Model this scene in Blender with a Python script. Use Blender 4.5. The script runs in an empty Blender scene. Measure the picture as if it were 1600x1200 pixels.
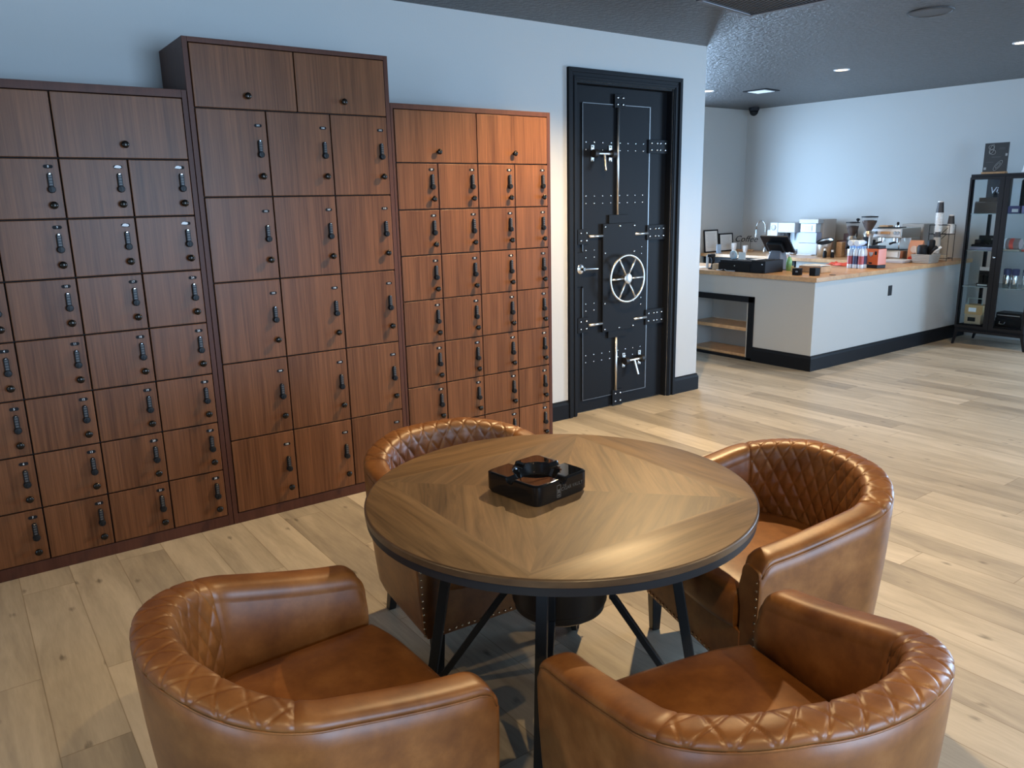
import bpy, bmesh, math, random
from mathutils import Vector, Matrix
random.seed(7)
PI = math.pi
S = bpy.context.scene
COL = S.collection

# ------------------------------------------------------------------ camera
cam_d = bpy.data.cameras.new('camera'); cam = bpy.data.objects.new('camera', cam_d); COL.objects.link(cam)
YAW, PITCH, ROLL = 0.6250, -0.2306, -0.0213
fw = Vector((math.sin(YAW)*math.cos(PITCH), math.cos(YAW)*math.cos(PITCH), math.sin(PITCH)))
rt = Vector((math.cos(YAW), -math.sin(YAW), 0)); up = rt.cross(fw)
r2 = rt*math.cos(ROLL)+up*math.sin(ROLL); u2 = -rt*math.sin(ROLL)+up*math.cos(ROLL)
R = Matrix((r2, u2, -fw)).transposed().to_4x4(); R.translation = Vector((0, -4.4925, 1.6573))
cam.matrix_world = R
cam_d.sensor_width = 36; cam_d.lens = 1208.96/1600*36; cam_d.clip_start = .05
S.camera = cam

# ------------------------------------------------------------------ world, lights, exposure
S.view_settings.view_transform = 'Standard'; S.view_settings.look = 'None'
S.view_settings.gamma = 1; S.view_settings.use_curve_mapping = False
S.view_settings.exposure = 0.80
W = bpy.data.worlds.new('sky'); S.world = W; W.use_nodes = True
W.node_tree.nodes['Background'].inputs[0].default_value = (.55, .72, 1, 1)
W.node_tree.nodes['Background'].inputs[1].default_value = 1.0

def area_light(name, loc, rot, sx, sy, power, color):
    l = bpy.data.lights.new(name, 'AREA'); l.shape = 'RECTANGLE'; l.size = sx; l.size_y = sy
    l.energy = power; l.color = color
    o = bpy.data.objects.new(name, l); COL.objects.link(o); o.location = loc; o.rotation_euler = rot
    return o
def spot_light(name, loc, power, color, ang=120, blend=.5, r=.028):
    l = bpy.data.lights.new(name, 'SPOT'); l.energy = power; l.color = color
    l.spot_size = math.radians(ang); l.spot_blend = blend; l.shadow_soft_size = r
    o = bpy.data.objects.new(name, l); COL.objects.link(o); o.location = loc
    return o
COOL = (.45, .69, 1.0); WARM = (1.0, .70, .36)
CZ = 2.854; XLW = -3.6
# daylight standing in three window openings, plus an added fill at left
area_light('daylight_alcove_window', (7.45, 2.90, 1.68), (math.radians(-90), 0, 0), 1.6, 2.0, 140, COOL)
area_light('daylight_rear_window', (2.3, -7.96, 1.55), (math.radians(90), 0, 0), 2.7, 2.0, 165, COOL)
area_light('daylight_right_window', (10.0, -4.2, 1.45), (0, math.radians(90), 0), 2.1, 2.3, 230, COOL)
area_light('added_fill_left', (XLW+.04, -4.6, 1.55), (0, math.radians(-90), 0), 1.5, 1.8, 45, COOL)  # added fill for the left-facing cabinet side
DOWN = [((3.35, -1.35), 270), ((0.7, -4.7), 92), ((3.6, -4.2), 74), ((-1.2, -2.2), 42), ((7.39, .12), 45), ((7.37, 1.77), 35), ((7.46, -1.45), 60)]
for i, ((x, y), p) in enumerate(DOWN):
    spot_light('downlight_beam', (x, y, CZ-.012), p, WARM, 140, .6)

# ------------------------------------------------------------------ materials
def newmat(name):
    m = bpy.data.materials.new(name); m.use_nodes = True
    return m, m.node_tree, m.node_tree.nodes['Principled BSDF']
def mat(name, c, rough=.5, metal=0, spec=.5, coat=0, noise=0, nscale=20, bump=0, bscale=60, alpha=1, trans=0, emit=None, es=0, ior=1.45):
    m, t, b = newmat(name)
    b.inputs['Base Color'].default_value = (*c, 1); b.inputs['Roughness'].default_value = rough
    b.inputs['Metallic'].default_value = metal; b.inputs['Specular IOR Level'].default_value = spec
    b.inputs['Coat Weight'].default_value = coat; b.inputs['Transmission Weight'].default_value = trans
    b.inputs['IOR'].default_value = ior
    if coat: b.inputs['Coat Roughness'].default_value = .15
    if emit: b.inputs['Emission Color'].default_value = (*emit, 1); b.inputs['Emission Strength'].default_value = es
    if noise or bump:
        g = t.nodes.new('ShaderNodeTexCoord')
    if noise:
        n = t.nodes.new('ShaderNodeTexNoise'); n.inputs['Scale'].default_value = nscale; n.inputs['Detail'].default_value = 5
        t.links.new(g.outputs['Object'], n.inputs['Vector'])
        mx = t.nodes.new('ShaderNodeMix'); mx.data_type = 'RGBA'
        mx.inputs[6].default_value = (*[v*(1-noise) for v in c], 1); mx.inputs[7].default_value = (*[min(1, v*(1+noise)) for v in c], 1)
        t.links.new(n.outputs['Fac'], mx.inputs[0]); t.links.new(mx.outputs[2], b.inputs['Base Color'])
    if bump:
        n = t.nodes.new('ShaderNodeTexNoise'); n.inputs['Scale'].default_value = bscale; n.inputs['Detail'].default_value = 4
        t.links.new(g.outputs['Object'], n.inputs['Vector'])
        bp = t.nodes.new('ShaderNodeBump'); bp.inputs['Strength'].default_value = bump; bp.inputs['Distance'].default_value = .01
        t.links.new(n.outputs['Fac'], bp.inputs['Height']); t.links.new(bp.outputs[0], b.inputs['Normal'])
    return m

def mathn(t, op, a, b=None, c=None):
    n = t.nodes.new('ShaderNodeMath'); n.operation = op
    for i, v in enumerate((a, b, c)):
        if v is None: continue
        if isinstance(v, (int, float)): n.inputs[i].default_value = v
        else: t.links.new(v, n.inputs[i])
    return n.outputs[0]
def ramp(t, fac, stops):
    n = t.nodes.new('ShaderNodeValToRGB'); e = n.color_ramp.elements
    e[0].position = stops[0][0]; e[0].color = (*stops[0][1], 1); e[1].position = stops[-1][0]; e[1].color = (*stops[-1][1], 1)
    for p, c in stops[1:-1]:
        k = e.new(p); k.color = (*c, 1)
    t.links.new(fac, n.inputs[0]); return n.outputs[0]

def mat_wood(name, dark, light, scale=(60, 60, 3), rough=.35, coat=0, coord='world', dist=.6, streak=.5, bump=.05, spec=.5):
    """straight-grained veneer; scale is high across the grain and low along it"""
    m, t, b = newmat(name)
    if coord == 'world':
        g = t.nodes.new('ShaderNodeNewGeometry').outputs['Position']
        oi = t.nodes.new('ShaderNodeObjectInfo')
        cb = t.nodes.new('ShaderNodeCombineXYZ')
        k = mathn(t, 'MULTIPLY', oi.outputs['Random'], 31.0); t.links.new(k, cb.inputs[0]); t.links.new(k, cb.inputs[2])
        va = t.nodes.new('ShaderNodeVectorMath'); va.operation = 'ADD'; t.links.new(g, va.inputs[0]); t.links.new(cb.outputs[0], va.inputs[1]); src = va.outputs[0]
    elif coord == 'uv': src = t.nodes.new('ShaderNodeTexCoord').outputs['UV']
    else: src = t.nodes.new('ShaderNodeTexCoord').outputs['Object']
    mp = t.nodes.new('ShaderNodeMapping'); mp.inputs['Scale'].default_value = scale; t.links.new(src, mp.inputs[0])
    n = t.nodes.new('ShaderNodeTexNoise'); n.inputs['Scale'].default_value = 1; n.inputs['Detail'].default_value = 6
    n.inputs['Roughness'].default_value = .65; n.inputs['Distortion'].default_value = dist; t.links.new(mp.outputs[0], n.inputs['Vector'])
    mp2 = t.nodes.new('ShaderNodeMapping'); mp2.inputs['Scale'].default_value = [v*.16 for v in scale]; t.links.new(src, mp2.inputs[0])
    n2 = t.nodes.new('ShaderNodeTexNoise'); n2.inputs['Scale'].default_value = 1; n2.inputs['Detail'].default_value = 3; t.links.new(mp2.outputs[0], n2.inputs['Vector'])
    f = mathn(t, 'ADD', mathn(t, 'MULTIPLY', n.outputs['Fac'], streak), mathn(t, 'MULTIPLY', n2.outputs['Fac'], 1-streak))
    c = ramp(t, f, [(.33, dark), (.67, light)])
    t.links.new(c, b.inputs['Base Color'])
    b.inputs['Roughness'].default_value = rough; b.inputs['Coat Weight'].default_value = coat; b.inputs['Specular IOR Level'].default_value = spec
    if bump:
        bp = t.nodes.new('ShaderNodeBump'); bp.inputs['Strength'].default_value = bump; bp.inputs['Distance'].default_value = .002
        t.links.new(n.outputs['Fac'], bp.inputs['Height']); t.links.new(bp.outputs[0], b.inputs['Normal'])
    return m

def mat_floor():
    m, t, b = newmat('vinyl_plank_floor')
    g = t.nodes.new('ShaderNodeNewGeometry').outputs['Position']
    sp = t.nodes.new('ShaderNodeSeparateXYZ'); t.links.new(g, sp.inputs[0])
    u = mathn(t, 'DIVIDE', mathn(t, 'ADD', sp.outputs[0], 20.03), .205)
    cu = mathn(t, 'FLOOR', u); fu = mathn(t, 'FRACT', u)
    w1 = t.nodes.new('ShaderNodeTexWhiteNoise'); w1.noise_dimensions = '1D'; t.links.new(cu, w1.inputs['W'])
    v = mathn(t, 'DIVIDE', mathn(t, 'ADD', mathn(t, 'ADD', sp.outputs[1], 30.0), mathn(t, 'MULTIPLY', w1.outputs['Value'], 1.3)), 1.3)
    cv = mathn(t, 'FLOOR', v); fv = mathn(t, 'FRACT', v)
    cb = t.nodes.new('ShaderNodeCombineXYZ'); t.links.new(cu, cb.inputs[0]); t.links.new(cv, cb.inputs[1])
    w2 = t.nodes.new('ShaderNodeTexWhiteNoise'); w2.noise_dimensions = '2D'; t.links.new(cb.outputs[0], w2.inputs['Vector'])
    # grain coordinates: stretched along y, shifted per plank
    gx = mathn(t, 'ADD', mathn(t, 'MULTIPLY', sp.outputs[0], 9), mathn(t, 'MULTIPLY', w2.outputs['Value'], 50))
    gy = mathn(t, 'ADD', mathn(t, 'MULTIPLY', sp.outputs[1], 1.15), mathn(t, 'MULTIPLY', w2.outputs['Value'], 91))
    gc = t.nodes.new('ShaderNodeCombineXYZ'); t.links.new(gx, gc.inputs[0]); t.links.new(gy, gc.inputs[1])
    n = t.nodes.new('ShaderNodeTexNoise'); n.inputs['Scale'].default_value = 1.0; n.inputs['Detail'].default_value = 6; n.inputs['Roughness'].default_value = .6; n.inputs['Distortion'].default_value = .8
    t.links.new(gc.outputs[0], n.inputs['Vector'])
    n2 = t.nodes.new('ShaderNodeTexNoise'); n2.inputs['Scale'].default_value = 9; n2.inputs['Detail'].default_value = 4
    t.links.new(gc.outputs[0], n2.inputs['Vector'])
    f = mathn(t, 'ADD', mathn(t, 'MULTIPLY', n.outputs['Fac'], .62), mathn(t, 'ADD', mathn(t, 'MULTIPLY', w2.outputs['Value'], .26), mathn(t, 'MULTIPLY', n2.outputs['Fac'], .14)))
    c = ramp(t, f, [(.30, (.26, .225, .175)), (.45, (.375, .325, .248)), (.58, (.475, .415, .32)), (.72, (.575, .505, .40))])
    # knots: sparse elongated dark spots
    kc = t.nodes.new('ShaderNodeCombineXYZ'); t.links.new(mathn(t, 'MULTIPLY', gx, .42), kc.inputs[0]); t.links.new(mathn(t, 'MULTIPLY', gy, 1.9), kc.inputs[1])
    vo = t.nodes.new('ShaderNodeTexVoronoi'); vo.voronoi_dimensions = '2D'; vo.inputs['Scale'].default_value = 1; t.links.new(kc.outputs[0], vo.inputs['Vector'])
    k = ramp(t, mathn(t, 'ADD', vo.outputs['Distance'], mathn(t, 'MULTIPLY', n2.outputs['Fac'], .14)), [(.07, (.45,)*3), (.13, (1, 1, 1))])
    mx = t.nodes.new('ShaderNodeMix'); mx.data_type = 'RGBA'; mx.blend_type = 'MULTIPLY'; mx.inputs[0].default_value = 1
    t.links.new(c, mx.inputs[6]); t.links.new(k, mx.inputs[7])
    # joints
    ju = mathn(t, 'MINIMUM', fu, mathn(t, 'SUBTRACT', 1, fu)); jv = mathn(t, 'MULTIPLY', mathn(t, 'MINIMUM', fv, mathn(t, 'SUBTRACT', 1, fv)), 6.3)
    j = ramp(t, mathn(t, 'MINIMUM', ju, jv), [(.004, (.62, .58, .52)), (.012, (1, 1, 1))])
    mx2 = t.nodes.new('ShaderNodeMix'); mx2.data_type = 'RGBA'; mx2.blend_type = 'MULTIPLY'; mx2.inputs[0].default_value = 1
    t.links.new(mx.outputs[2], mx2.inputs[6]); t.links.new(j, mx2.inputs[7]); t.links.new(mx2.outputs[2], b.inputs['Base Color'])
    b.inputs['Roughness'].default_value = .36; b.inputs['Specular IOR Level'].default_value = .45
    bp = t.nodes.new('ShaderNodeBump'); bp.inputs['Strength'].default_value = .12; bp.inputs['Distance'].default_value = .003
    t.links.new(n2.outputs['Fac'], bp.inputs['Height']); t.links.new(bp.outputs[0], b.inputs['Normal'])
    return m

def mat_leather():
    m, t, b = newmat('cognac_leather')
    g = t.nodes.new('ShaderNodeTexCoord').outputs['Object']
    n = t.nodes.new('ShaderNodeTexNoise'); n.inputs['Scale'].default_value = 7; n.inputs['Detail'].default_value = 5; n.inputs['Roughness'].default_value = .65; t.links.new(g, n.inputs['Vector'])
    t.links.new(ramp(t, n.outputs['Fac'], [(.30, (.120, .040, .009)), (.52, (.200, .075, .018)), (.72, (.285, .120, .034))]), b.inputs['Base Color'])
    n2 = t.nodes.new('ShaderNodeTexNoise'); n2.inputs['Scale'].default_value = 420; n2.inputs['Detail'].default_value = 2; t.links.new(g, n2.inputs['Vector'])
    bp = t.nodes.new('ShaderNodeBump'); bp.inputs['Strength'].default_value = .10; bp.inputs['Distance'].default_value = .001
    t.links.new(n2.outputs['Fac'], bp.inputs['Height']); t.links.new(bp.outputs[0], b.inputs['Normal'])
    b.inputs['Roughness'].default_value = .40; b.inputs['Specular IOR Level'].default_value = .5
    return m

def mat_ceiling():
    m, t, b = newmat('dark_textured_ceiling')
    g = t.nodes.new('ShaderNodeNewGeometry').outputs['Position']
    n = t.nodes.new('ShaderNodeTexNoise'); n.inputs['Scale'].default_value = 27; n.inputs['Detail'].default_value = 6; n.inputs['Roughness'].default_value = .6; t.links.new(g, n.inputs['Vector'])
    r = ramp(t, n.outputs['Fac'], [(.42, (0, 0, 0)), (.58, (1, 1, 1))])
    bp = t.nodes.new('ShaderNodeBump'); bp.inputs['Strength'].default_value = .65; bp.inputs['Distance'].default_value = .008
    t.links.new(r, bp.inputs['Height']); t.links.new(bp.outputs[0], b.inputs['Normal'])
    b.inputs['Base Color'].default_value = (.050, .048, .048, 1); b.inputs['Roughness'].default_value = .36; b.inputs['Specular IOR Level'].default_value = .5
    return m

M_floor = mat_floor(); M_ceil = mat_ceiling(); M_leather = mat_leather()
M_wall = mat('warm_white_wall_paint', (.50, .50, .48), .38, spec=.4, bump=.05, bscale=90)
M_counterpaint = mat('grey_counter_paint', (.44, .43, .40), .5, bump=.04, bscale=90)
M_trim = mat('black_trim_paint', (.008, .009, .011), .5, spec=.16)
M_door = mat('black_door_paint', (.008, .009, .011), .52, spec=.15)
M_locker = mat_wood('mahogany_veneer', (.070, .025, .009), (.205, .082, .033), (105, 105, 2.4), .36, dist=.25, streak=.58, spec=.26)
M_lockframe = mat_wood('mahogany_carcass', (.060, .022, .014), (.100, .038, .023), (75, 75, 2.2), .42, dist=.2, spec=.22)
M_gap = mat('locker_shadow_gap', (.012, .007, .006), .8)
M_blackmetal = mat('black_lock_metal', (.010, .011, .012), .42, spec=.3)
M_knob = mat('bronze_black_knob', (.03, .026, .022), .22, metal=.8)
M_chrome = mat('polished_steel', (.75, .76, .77), .18, metal=1)
M_steel = mat('brushed_steel', (.66, .65, .62), .36, metal=1)
M_plate = mat('black_number_plate', (.010, .010, .011), .6, spec=.2)
M_white = mat('white_lettering', (.85, .85, .84), .5)
M_whiteplastic = mat('white_plastic', (.66, .67, .68), .35)
M_tabletop = mat_wood('walnut_table_veneer', (.050, .028, .010), (.255, .155, .068), (30, 2.0, 30), .42, coord='uv', dist=.9, streak=.6)
M_tableedge = mat_wood('walnut_table_edge', (.05, .028, .013), (.11, .062, .027), (14, 14, 40), .35, coord='object')
M_iron = mat('dark_iron', (.028, .028, .028), .48, metal=.5)
M_drum = mat_wood('dark_drum_wood', (.020, .012, .007), (.045, .026, .014), (30, 30, 3), .4, coord='object')
M_blackwood = mat('black_wood_leg', (.010, .009, .008), .35)
M_nail = mat('brass_nailhead', (.62, .45, .28), .22, metal=1)
M_glassblack = mat('gloss_black_ceramic', (.004, .004, .004), .03, spec=.5)
M_bronzeink = mat('faded_bronze_print', (.060, .045, .030), .45)
M_butcher = mat_wood('butcher_block', (.36, .19, .085), (.62, .38, .19), (24, 24, 24), .36, coord='object', streak=.5)
M_black = mat('black_plastic', (.010, .011, .014), .5, spec=.25)
M_glass = mat('cabinet_glass', (.9, .95, .96), .02, trans=1, ior=1.05, spec=.3)
M_clear = mat('clear_plastic', (.86, .93, .98), .08, trans=.85, ior=1.2)
M_paper = mat('paper', (.80, .80, .77), .7)
M_can = mat('white_lamp_trim', (.75, .75, .73), .4)
M_lampon = mat('lit_lamp_lens', (1, .8, .5), .5, emit=(1, .62, .28), es=6)
M_tan = mat('tan_card', (.55, .42, .28), .7)

# ------------------------------------------------------------------ mesh helpers
class MB:
    def __init__(s): s.v = []; s.f = []; s.m = []; s.uv = None
    def add(s, vs, fs, mi=0):
        o = len(s.v); s.v += [tuple(v) for v in vs]; s.f += [tuple(i+o for i in f) for f in fs]; s.m += [mi]*len(fs); return s
    def box(s, x0, x1, y0, y1, z0, z1, mi=0, mx=None):
        vs = [Vector((x, y, z)) for x in (x0, x1) for y in (y0, y1) for z in (z0, z1)]
        if mx is not None: vs = [mx @ v for v in vs]
        return s.add(vs, [(0, 1, 3, 2), (4, 6, 7, 5), (0, 4, 5, 1), (2, 3, 7, 6), (0, 2, 6, 4), (1, 5, 7, 3)], mi)
    def cbox(s, c, sz, mi=0, rot=None):
        mx = Matrix.Translation(c) @ (rot.to_4x4() if rot is not None else Matrix.Identity(4))
        a, b, d = sz[0]/2, sz[1]/2, sz[2]/2
        return s.box(-a, a, -b, b, -d, d, mi, mx)
    def rings(s, rings, mi=0, cap0=True, cap1=True, closed=True):
        n = len(rings[0]); vs = [p for r in rings for p in r]; fs = []
        for i in range(len(rings)-1):
            for j in range(n if closed else n-1):
                k = (j+1) % n; fs.append((i*n+j, i*n+k, (i+1)*n+k, (i+1)*n+j))
        if cap0: fs.append(tuple(range(n))[::-1])
        if cap1: fs.append(tuple((len(rings)-1)*n+j for j in range(n)))
        return s.add(vs, fs, mi)
    def lathe(s, prof, c=(0, 0, 0), axis='z', seg=24, mi=0, cap=True, sx=1, sy=1):
        rs = []
        for r, z in prof:
            ring = []
            for j in range(seg):
                a = 2*PI*j/seg; x, y = r*math.cos(a)*sx, r*math.sin(a)*sy
                p = {'z': (x, y, z), 'y': (x, z, -y), 'x': (z, x, y)}[axis]
                ring.append((c[0]+p[0], c[1]+p[1], c[2]+p[2]))
            rs.append(ring)
        return s.rings(rs, mi, cap, cap)
    def cyl(s, c, r, h, axis='z', seg=20, mi=0, r2=None): return s.lathe([(r, 0), (r if r2 is None else r2, h)], c, axis, seg, mi)
    def tube(s, pts, r, seg=10, mi=0, sq=False):
        pts = [Vector(p) for p in pts]; rs = []; prev = None
        for i, p in enumerate(pts):
            d = ((pts[min(i+1, len(pts)-1)]-p).normalized() + (p-pts[max(i-1, 0)]).normalized())
            d = d.normalized() if d.length > 1e-6 else Vector((0, 0, 1))
            if prev is None: a = d.orthogonal().normalized() if abs(d.z) < .99 else Vector((1, 0, 0))
            else: a = (prev - d*prev.dot(d)).normalized()
            prev = a; b = d.cross(a)
            rr = r[i] if isinstance(r, (list, tuple)) else r
            rs.append([p + (a*math.cos(t)+b*math.sin(t))*rr for t in [2*PI*(j+.5)/seg for j in range(seg)]])
        return s.rings(rs, mi)
    def build(s, name, mats, parent=None, smooth=False, bevel=0, bseg=2, loc=None, sub=0):
        me = bpy.data.meshes.new(name); me.from_pydata(s.v, [], s.f)
        if not isinstance(mats, (list, tuple)): mats = [mats]
        for m in mats: me.materials.append(m)
        for p, mi in zip(me.polygons, s.m): p.material_index = mi
        bm = bmesh.new(); bm.from_mesh(me); bmesh.ops.recalc_face_normals(bm, faces=bm.faces); bm.to_mesh(me); bm.free()
        if s.uv:
            lay = me.uv_layers.new(name='UVMap')
            for p in me.polygons:
                for li in p.loop_indices:
                    lay.data[li].uv = s.uv(me.vertices[me.loops[li].vertex_index].co, p.material_index, p.index)
        if smooth:
            for p in me.polygons: p.use_smooth = True
        o = bpy.data.objects.new(name, me); COL.objects.link(o)
        if parent is not None: o.parent = parent
        if loc is not None: o.location = loc
        if bevel:
            bv = o.modifiers.new('bevel', 'BEVEL'); bv.width = bevel; bv.segments = bseg; bv.limit_method = 'ANGLE'; bv.angle_limit = math.radians(40)
            for p in me.polygons: p.use_smooth = True
            try:
                ns = o.modifiers.new('wn', 'WEIGHTED_NORMAL'); ns.keep_sharp = True
            except Exception: pass
        elif smooth == 'auto':
            me.shade_smooth() if hasattr(me, 'shade_smooth') else None
            try: me.set_sharp_from_angle(angle=math.radians(38))
            except Exception: pass
        if sub:
            sm = o.modifiers.new('sub', 'SUBSURF'); sm.levels = sub; sm.render_levels = sub
        return o
def tag(o, label, cat, group=None):
    o['label'] = label; o['category'] = cat
    if group: o['group'] = group
    return o
def thing(name, label, cat, loc=(0, 0, 0), rz=0, group=None):
    o = bpy.data.objects.new(name, None); COL.objects.link(o); o.location = loc; o.rotation_euler = (0, 0, rz); o.empty_display_size = .1
    return tag(o, label, cat, group)
def struct(o): o['kind'] = 'structure'; return o
_txt = {}
def text_obj(body, size, mt, parent, loc, rot, name='lettering', depth=.0006, align='CENTER', shear=0):
    key = (body, size, shear, mt.name)
    if key not in _txt:
        c = bpy.data.curves.new('txt', 'FONT'); c.body = body; c.size = size; c.extrude = depth; c.align_x = align; c.align_y = 'CENTER'; c.shear = shear; c.resolution_u = 2
        t = bpy.data.objects.new('txt', c); COL.objects.link(t)
        bpy.context.view_layer.update()
        me = bpy.data.meshes.new_from_object(t.evaluated_get(bpy.context.evaluated_depsgraph_get()))
        bpy.data.objects.remove(t); bpy.data.curves.remove(c)
        me.name = name; me.materials.clear(); me.materials.append(mt); _txt[key] = me
    o = bpy.data.objects.new(name, _txt[key]); COL.objects.link(o); o.parent = parent; o.location = loc; o.rotation_euler = rot
    return o

# ------------------------------------------------------------------ the room
XW, YB = 5.26, 2.84           # end of the locker wall, back wall of the coffee alcove
XL, YR = -3.6, -8.0
def rx(y): return 9.5 + (2.84-y)*.0794    # the right wall runs slightly out of square
m = MB().box(XL-.2, 11, YR-.2, YB+.2, -.1, 0); struct(m.build('floor', M_floor))
m = MB().box(XL-.2, 11, YR-.2, YB+.2, CZ, CZ+.1); struct(m.build('ceiling', M_ceil))
DX0, DX1, DZ = 3.862, 4.880, 2.500      # vault door opening
m = MB().box(XL, DX0, 0, .14, 0, CZ).box(DX0, DX1, 0, .14, DZ, CZ).box(DX1, XW, 0, .14, 0, CZ)
struct(m.build('wall_front', M_wall))
m = MB().box(XL-.12, XL, YR, -5.5, 0, CZ).box(XL-.12, XL, -3.7, .14, 0, CZ).box(XL-.12, XL, -5.5, -3.7, 0, .8).box(XL-.12, XL, -5.5, -3.7, 2.3, CZ); struct(m.build('wall_left', M_wall))
# alcove: back wall with window opening, closing wall on the hidden side
wx0, wx1, wz0, wz1 = 6.65, 8.25, .65, 2.70
m = MB().box(5.0, wx0, YB, YB+.14, 0, CZ).box(wx1, 9.66, YB, YB+.14, 0, CZ).box(wx0, wx1, YB, YB+.14, 0, wz0).box(wx0, wx1, YB, YB+.14, wz1, CZ)
struct(m.build('wall_back', M_wall))
m = MB().box(4.9, 5.02, .14, YB+.14, 0, CZ); struct(m.build('wall_alcove', M_wall))
def window(n, cx, cy, w, z0, z1, along):
    root = bpy.data.objects.new(n, None); COL.objects.link(root); root.location = (cx, cy, 0); struct(root)
    f = MB(); t = .05
    def b(a0, a1, q0, q1):
        if along == 'x': f.box(a0, a1, -.03, .03, q0, q1)
        else: f.box(-.03, .03, a0, a1, q0, q1)
    b(-w/2, -w/2+t, z0, z1); b(w/2-t, w/2, z0, z1); b(-w/2, w/2, z0, z0+t); b(-w/2, w/2, z1-t, z1); b(-.02, .02, z0, z1)
    f.build('window_frame', M_trim, root)
    return root
wn = window('window_1', 7.45, YB+.02, 1.6, wz0, wz1, 'x')
f = MB()
for k in range(18):
    z = 1.0+k*.075; f.cbox((0, -.045, z), (1.5, .022, .002))
f.build('blind', M_whiteplastic, wn)
# wall behind the camera and right wall with window openings
m = MB().box(XL, .95, YR-.14, YR, 0, CZ).box(3.65, 10.6, YR-.14, YR, 0, CZ).box(.95, 3.65, YR-.14, YR, 0, .5).box(.95, 3.65, YR-.14, YR, 2.6, CZ)
struct(m.build('wall_rear', M_wall)); window('window_2', 2.3, YR-.05, 2.7, .5, 2.6, 'x')
window('added_fill_window', XL-.05, -4.6, 1.8, .8, 2.3, 'y')  # unseen window, added to let fill light in from the left
def rwall(y0, y1, z0, z1, mm):
    a, b = rx(y0), rx(y1); t = .12
    vs = [(a, y0, z0), (a, y0, z1), (a+t, y0, z0), (a+t, y0, z1), (b, y1, z0), (b, y1, z1), (b+t, y1, z0), (b+t, y1, z1)]
    mm.add(vs, [(0, 1, 3, 2), (4, 6, 7, 5), (0, 4, 5, 1), (2, 3, 7, 6), (0, 2, 6, 4), (1, 5, 7, 3)])
m = MB(); rwall(YR, -5.35, 0, CZ, m); rwall(-5.35, -3.05, 0, .40, m); rwall(-5.35, -3.05, 2.5, CZ, m); rwall(-3.05, YB+.14, 0, CZ, m)
struct(m.build('wall_right', M_wall)); w3 = window('window_3', rx(-4.2)+.06, -4.2, 2.3, .40, 2.5, 'y'); w3.rotation_euler = (0, 0, math.atan(.0794))

def skirting(name, pts, h=.145, t=.018):
    """moulded baseboard swept along a floor polyline (room side on the right of travel)"""
    prof = [(0, 0), (t, 0), (t, h-.03), (t*.55, h-.012), (t*.55, h-.004), (0, h)]
    mm = MB(); P = [Vector((x, y)) for x, y in pts]; rings = []
    for i, p in enumerate(P):
        d0 = (P[i]-P[i-1]).normalized() if i else (P[1]-P[0]).normalized()
        d1 = (P[i+1]-P[i]).normalized() if i < len(P)-1 else d0
        n0 = Vector((d0.y, -d0.x)); n1 = Vector((d1.y, -d1.x)); n = (n0+n1); n = n/ (n.dot(n0))
        rings.append([(p.x+n.x*o, p.y+n.y*o, z) for o, z in prof])
    mm.rings(rings); return struct(mm.build(name, M_trim))
skirting('baseboard_front', [(3.27, 0), (3.776, 0)])
skirting('baseboard_corner', [(4.968, 0), (XW, 0), (XW, .14)])
skirting('baseboard_left', [(XL, -8), (XL, 0)])
skirting('baseboard_right', [(rx(-1.3), -1.3), (rx(-8), -8)])
# door casing: mitred moulding round the opening, and jambs
m = MB()
def casing(o0, o1, d0, d1):
    a0, a1, z1 = DX0-o1, DX1+o1, DZ+o1; b0, b1, z0 = DX0-o0, DX1+o0, DZ+o0
    y0, y1 = -d1, 0
    def q(p): 
        m.rings([[(x, y0, z) for x, z in p], [(x, y1, z) for x, z in p]])
    q([(a0, 0), (b0, 0), (b0, z0), (a0, z1)]); q([(b1, 0), (a1, 0), (a1, z1), (b1, z0)]); q([(a0, z1), (b0, z0), (b1, z0), (a1, z1)])
casing(0, .085, 0, .014); casing(.055, .085, 0, .026); casing(.012, .03, 0, .02)
m.box(DX0, DX0+.014, 0, .14, 0, DZ).box(DX1-.014, DX1, 0, .14, 0, DZ).box(DX0, DX1, 0, .14, DZ-.014, DZ)
struct(m.build('trim_1', M_trim, bevel=.002))

# ------------------------------------------------------------------ vault door
YD = .05
door = bpy.data.objects.new('door_1', None); COL.objects.link(door); door.location = (4.37, YD, 0); struct(door)
def DP(x, z, y=0): return (x-4.37, y, z)
MB().box(-.494, .494, .0, .045, .006, DZ-.018).build('door_slab', M_door, door, bevel=.002)
m = MB(); pan = [(3.963, .10), (4.668, .10), (4.668, 2.361), (3.963, 2.361), (3.963, 1.273), (3.888, 1.273), (3.888, 1.011), (3.963, 1.011)]
m.rings([[DP(x, z, -.010) for x, z in pan], [DP(x, z, .002) for x, z in pan]])
m.build('raised_panel', M_door, door, bevel=.003)
MB().box(4.658-4.37, 4.668-4.37, -.013, -.0095, .10, 2.361).box(3.963-4.37, 4.668-4.37, -.012, -.0095, .098, .103).box(3.963-4.37, 4.668-4.37, -.012, -.0095, 2.357, 2.362).box(3.960-4.37, 3.965-4.37, -.012, -.0095, .10, 1.0).box(3.960-4.37, 3.965-4.37, -.012, -.0095, 1.28, 2.36).build('panel_edge_highlight', mat('edge_highlight_metal', (.16, .16, .16), .4, metal=1), door)  # bright strips stand in for panel edges catching the light
def bolt(mm, x, z, y, r=.009, mi=0): mm.lathe([(r, 0), (r, -.003), (r*.75, -.007), (r*.3, -.009)], (x, y, z), 'y', 10, mi)
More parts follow.
